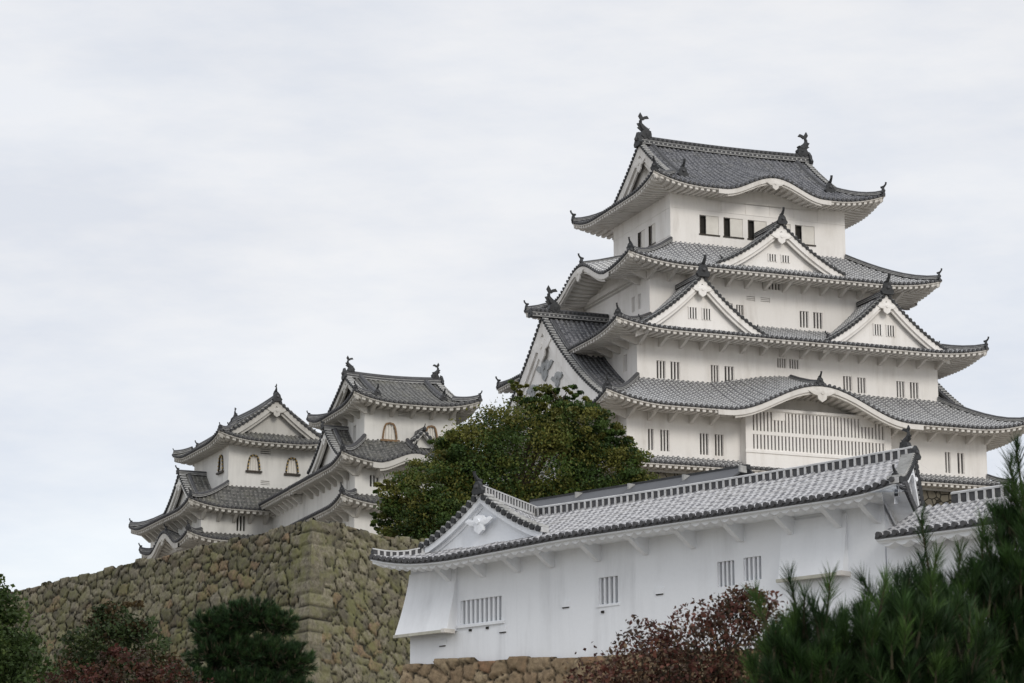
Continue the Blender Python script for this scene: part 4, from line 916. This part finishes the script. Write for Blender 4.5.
# left edge
B = [(-.75, 0, 5.5, 1.05, .9, 1.3), (-.35, 0, 4.4, 1.15, 1.1, 1.5), (-1.0, 0, 6.3, .8, .8, .75)]
leafy('broadleaf_tree', 'dense dark green rounded tree cut off by the left edge of the picture', 'tree', (-8.5, 45, .95), B, 480, 55, .09, [(.045, .075, .02), (.034, .058, .016), (.065, .095, .025)], 41, 3.4, .16, cl_r=.22)
B = [(0, 0, 5.6, 1.15, 1, .9), (-.5, 0, 4.9, 1.1, 1, .9), (.55, 0, 4.8, 1.0, .9, .9), (.1, 0, 6.35, .6, .6, .45), (-.1, 0, 3.8, 1.4, 1.2, 1.0)]
leafy('broadleaf_tree', 'dark green bushy tree with thin reddish leaves below, in front of the tall stone wall', 'tree', (-8.2, 55, 1.7), B, 460, 50, .095, [(.035, .055, .018), (.028, .045, .016), (.045, .06, .02), (.065, .045, .02)], 43, 3.2, .14, cl_r=.24)
B = [(-1.5, 0, 4.55, .6, .5, .5), (1.1, 0, 4.6, .7, .6, .6), (0, 0, 4.7, .95, .8, .7), (-.7, 0, 4.3, .7, .6, .6), (.8, 0, 4.5, .7, .6, .6), (.1, 0, 5.4, .5, .45, .35), (-.6, 0, 5.1, .6, .5, .4), (.7, 0, 5.1, .6, .5, .4), (1.6, .3, 4.6, .6, .5, .5)]
leafy('red_leaf_tree', 'dull red-leaved low tree at lower left in front of the green bushy tree', 'tree', (-6.35, 43, .5), B, 460, 30, .075, [(.075, .026, .02), (.06, .028, .02), (.045, .038, .022), (.085, .042, .024)], 47, 3.0, .09, cl_r=.26, squash=1.0)

def pine(name, label, base, shoots, needle, nneed, cols, trunk_h, r0, seed, limbs, wid=.0011, slen=.05):
    """shoots: list of (x,y,z, dx,dy,dz, length)"""
    r = np.random.default_rng(seed); t = thing(name, label, 'pine tree', base); S = np.array(shoots); n = len(S); tot = n * nneed
    k = np.repeat(np.arange(n), nneed); ax = unit(S[k, 3:6]); L = S[k, 6:7]; u = r.random((tot, 1)) ** .8
    P = S[k, :3] + ax * L * u; sd_ = unit(np.cross(ax, unit(r.normal(size=(tot, 3))))); spread = .95 - .45 * u
    d = unit(ax * 1.0 + sd_ * spread * r.uniform(.5, 1.3, (tot, 1)) + np.array([0, 0, .25])); nl = needle * r.uniform(.7, 1.15, (tot, 1))
    wv = unit(np.cross(d, r.normal(size=(tot, 3)))) * wid; E1 = P + d * nl * .55 + np.array([0, 0, 1]) * 0; E2 = P + d * nl + sd_ * nl * .06
    V = np.stack([P - wv, P + wv, E1 + wv, E2, E1 - wv], 1).reshape(-1, 3); F = np.arange(tot * 5).reshape(tot, 5)
    cc = np.array(cols)[r.integers(len(cols), size=n)] * r.uniform(.7, 1.3, (n, 1)); c = cc[k] * r.uniform(.75, 1.25, (tot, 1)); c = np.clip(c, 0, 1)
    mesh_np('needles', V, F, np.repeat(np.concatenate([c, np.ones((tot, 1))], 1), 5, 0), M_NEEDLE, t)
    mb = MB()
    for s_ in S[::1]:
        p = Vector(s_[:3]); a = Vector(s_[3:6]).normalized(); mb.tube([p - a * slen, p, p + a * s_[6]], [wid * 6, wid * 5, wid * 3], M_BARKD, 4)
    mb.build('twigs', t); woody(t, (0, 0, 0), trunk_h, r0, limbs, seed=seed); return t
def shoot_cloud(r, blobs, n, L, outw=.55, up=1.0, inner=.45):
    out_ = []; vol = np.array([b[3] * b[5] for b in blobs]); vol = vol / vol.sum()
    for b, v in zip(blobs, vol):
        for i in range(max(2, int(n * v))):
            d = unit(r.normal(size=3)); rad = r.uniform(inner, 1.0); p = np.array(b[:3]) + d * rad * np.array(b[3:6]); a = d * outw + np.array([0, 0, up]) + r.normal(size=3) * .22
            out_.append((*p, *a, L * r.uniform(.6, 1.3)))
    return out_
r = np.random.default_rng(5)
PG = [(.022, .05, .013), (.03, .066, .016), (.016, .038, .012), (.055, .105, .025), (.02, .046, .013)]
# near pines, lower right
b1 = (1.62, 12, .09)
B1 = [(-.25, 0, 2.68, .26, .25, .24), (.05, 0, 2.66, .3, .3, .3), (.0, .05, 2.4, .6, .4, .3), (-.4, -.05, 2.55, .16, .2, .26), (.28, 0, 2.7, .25, .25, .3)]
sh = shoot_cloud(r, B1, 470, .11) + [(-.33, 0, 2.98, -.2, 0, 1, .15), (-.19, 0, 2.96, .12, 0, 1, .15), (-.05, .05, 2.9, .45, 0, 1, .12), (.05, 0, 2.96, .2, 0, 1, .15), (-.47, 0, 2.9, -.35, 0, 1, .14), (-.12, 0, 2.8, 0, 0, 1, .12), (.16, 0, 3.0, .25, 0, 1, .12)]
pine('pine_tree', 'lower bushy pine at bottom right whose tips overlap the white gallery wall', b1, sh, .1, 95, PG, 2.3, .06, 61, [(-.2, 0, 2.6), (.2, 0, 2.6), (0, 0, 2.75), (-.4, 0, 2.5)], wid=.0014)
b2 = (2.35, 12.6, .15)
B2 = [(-.18, 0, 2.82, .3, .3, .3), (.1, 0, 3.02, .22, .25, .32), (-.05, 0, 2.5, .6, .45, .4), (-.42, 0, 2.8, .2, .2, .24), (.16, 0, 3.2, .14, .15, .25), (.12, 0, 3.38, .09, .12, .16)]
sh = shoot_cloud(r, B2, 620, .115) + [(-.36, 0, 3.2, -.12, 0, 1, .22), (-.37, 0, 3.05, -.1, 0, 1, .17), (-.34, .05, 3.12, .25, 0, 1, .14), (-.22, 0, 3.1, .1, 0, 1, .16), (-.1, 0, 3.22, .05, 0, 1, .18), (-.02, 0, 3.3, -.1, 0, 1, .15), (.04, 0, 3.4, .1, 0, 1, .2), (.08, 0, 3.5, -.15, 0, 1, .2), (.1, 0, 3.62, -.1, 0, 1, .16), (.13, .03, 3.35, .2, 0, 1, .2), (-.62, -.1, 2.98, -.5, 0, 1, .14), (-.5, -.1, 2.95, .1, 0, 1, .14)]
pine('pine_tree', 'taller pine at the right edge with upright needle shoots over the tiled wall', b2, sh, .105, 95, PG, 2.8, .07, 63, [(-.3, 0, 2.8), (.1, 0, 3.2), (-.1, 0, 2.9), (.2, 0, 2.7)], wid=.0014)
# layered pine before the stone wall corner
B3 = [(x_ * .88, *q_) for x_, *q_ in [(-.75, 0, 6.5, .62, .5, .3), (.1, 0, 6.75, .7, .5, .28), (.75, .1, 6.6, .5, .5, .26), (-.5, 0, 5.9, .9, .6, .35), (.5, 0, 5.85, .9, .6, .33), (1.15, 0, 5.7, .55, .5, .3), (-1.1, 0, 5.2, .9, .7, .35), (.2, 0, 5.1, 1.3, .8, .4), (0, 0, 4.4, 1.6, 1, .4)]]
B3 += [(-.3, 0, 6.3, .5, .3, .25)]
sh = shoot_cloud(r, B3, 2600, .14, outw=.8, up=.5, inner=.2)
pine('pine_tree', 'dark layered pine in front of the tall stone wall corner', (-6.05, 60, 2.0), sh, .16, 60, [(.026, .056, .02), (.036, .07, .022), (.02, .042, .016)], 5.8, .15, 67, [(b[0], b[1], b[2] - .1) for b in B3], wid=.004, slen=.05)
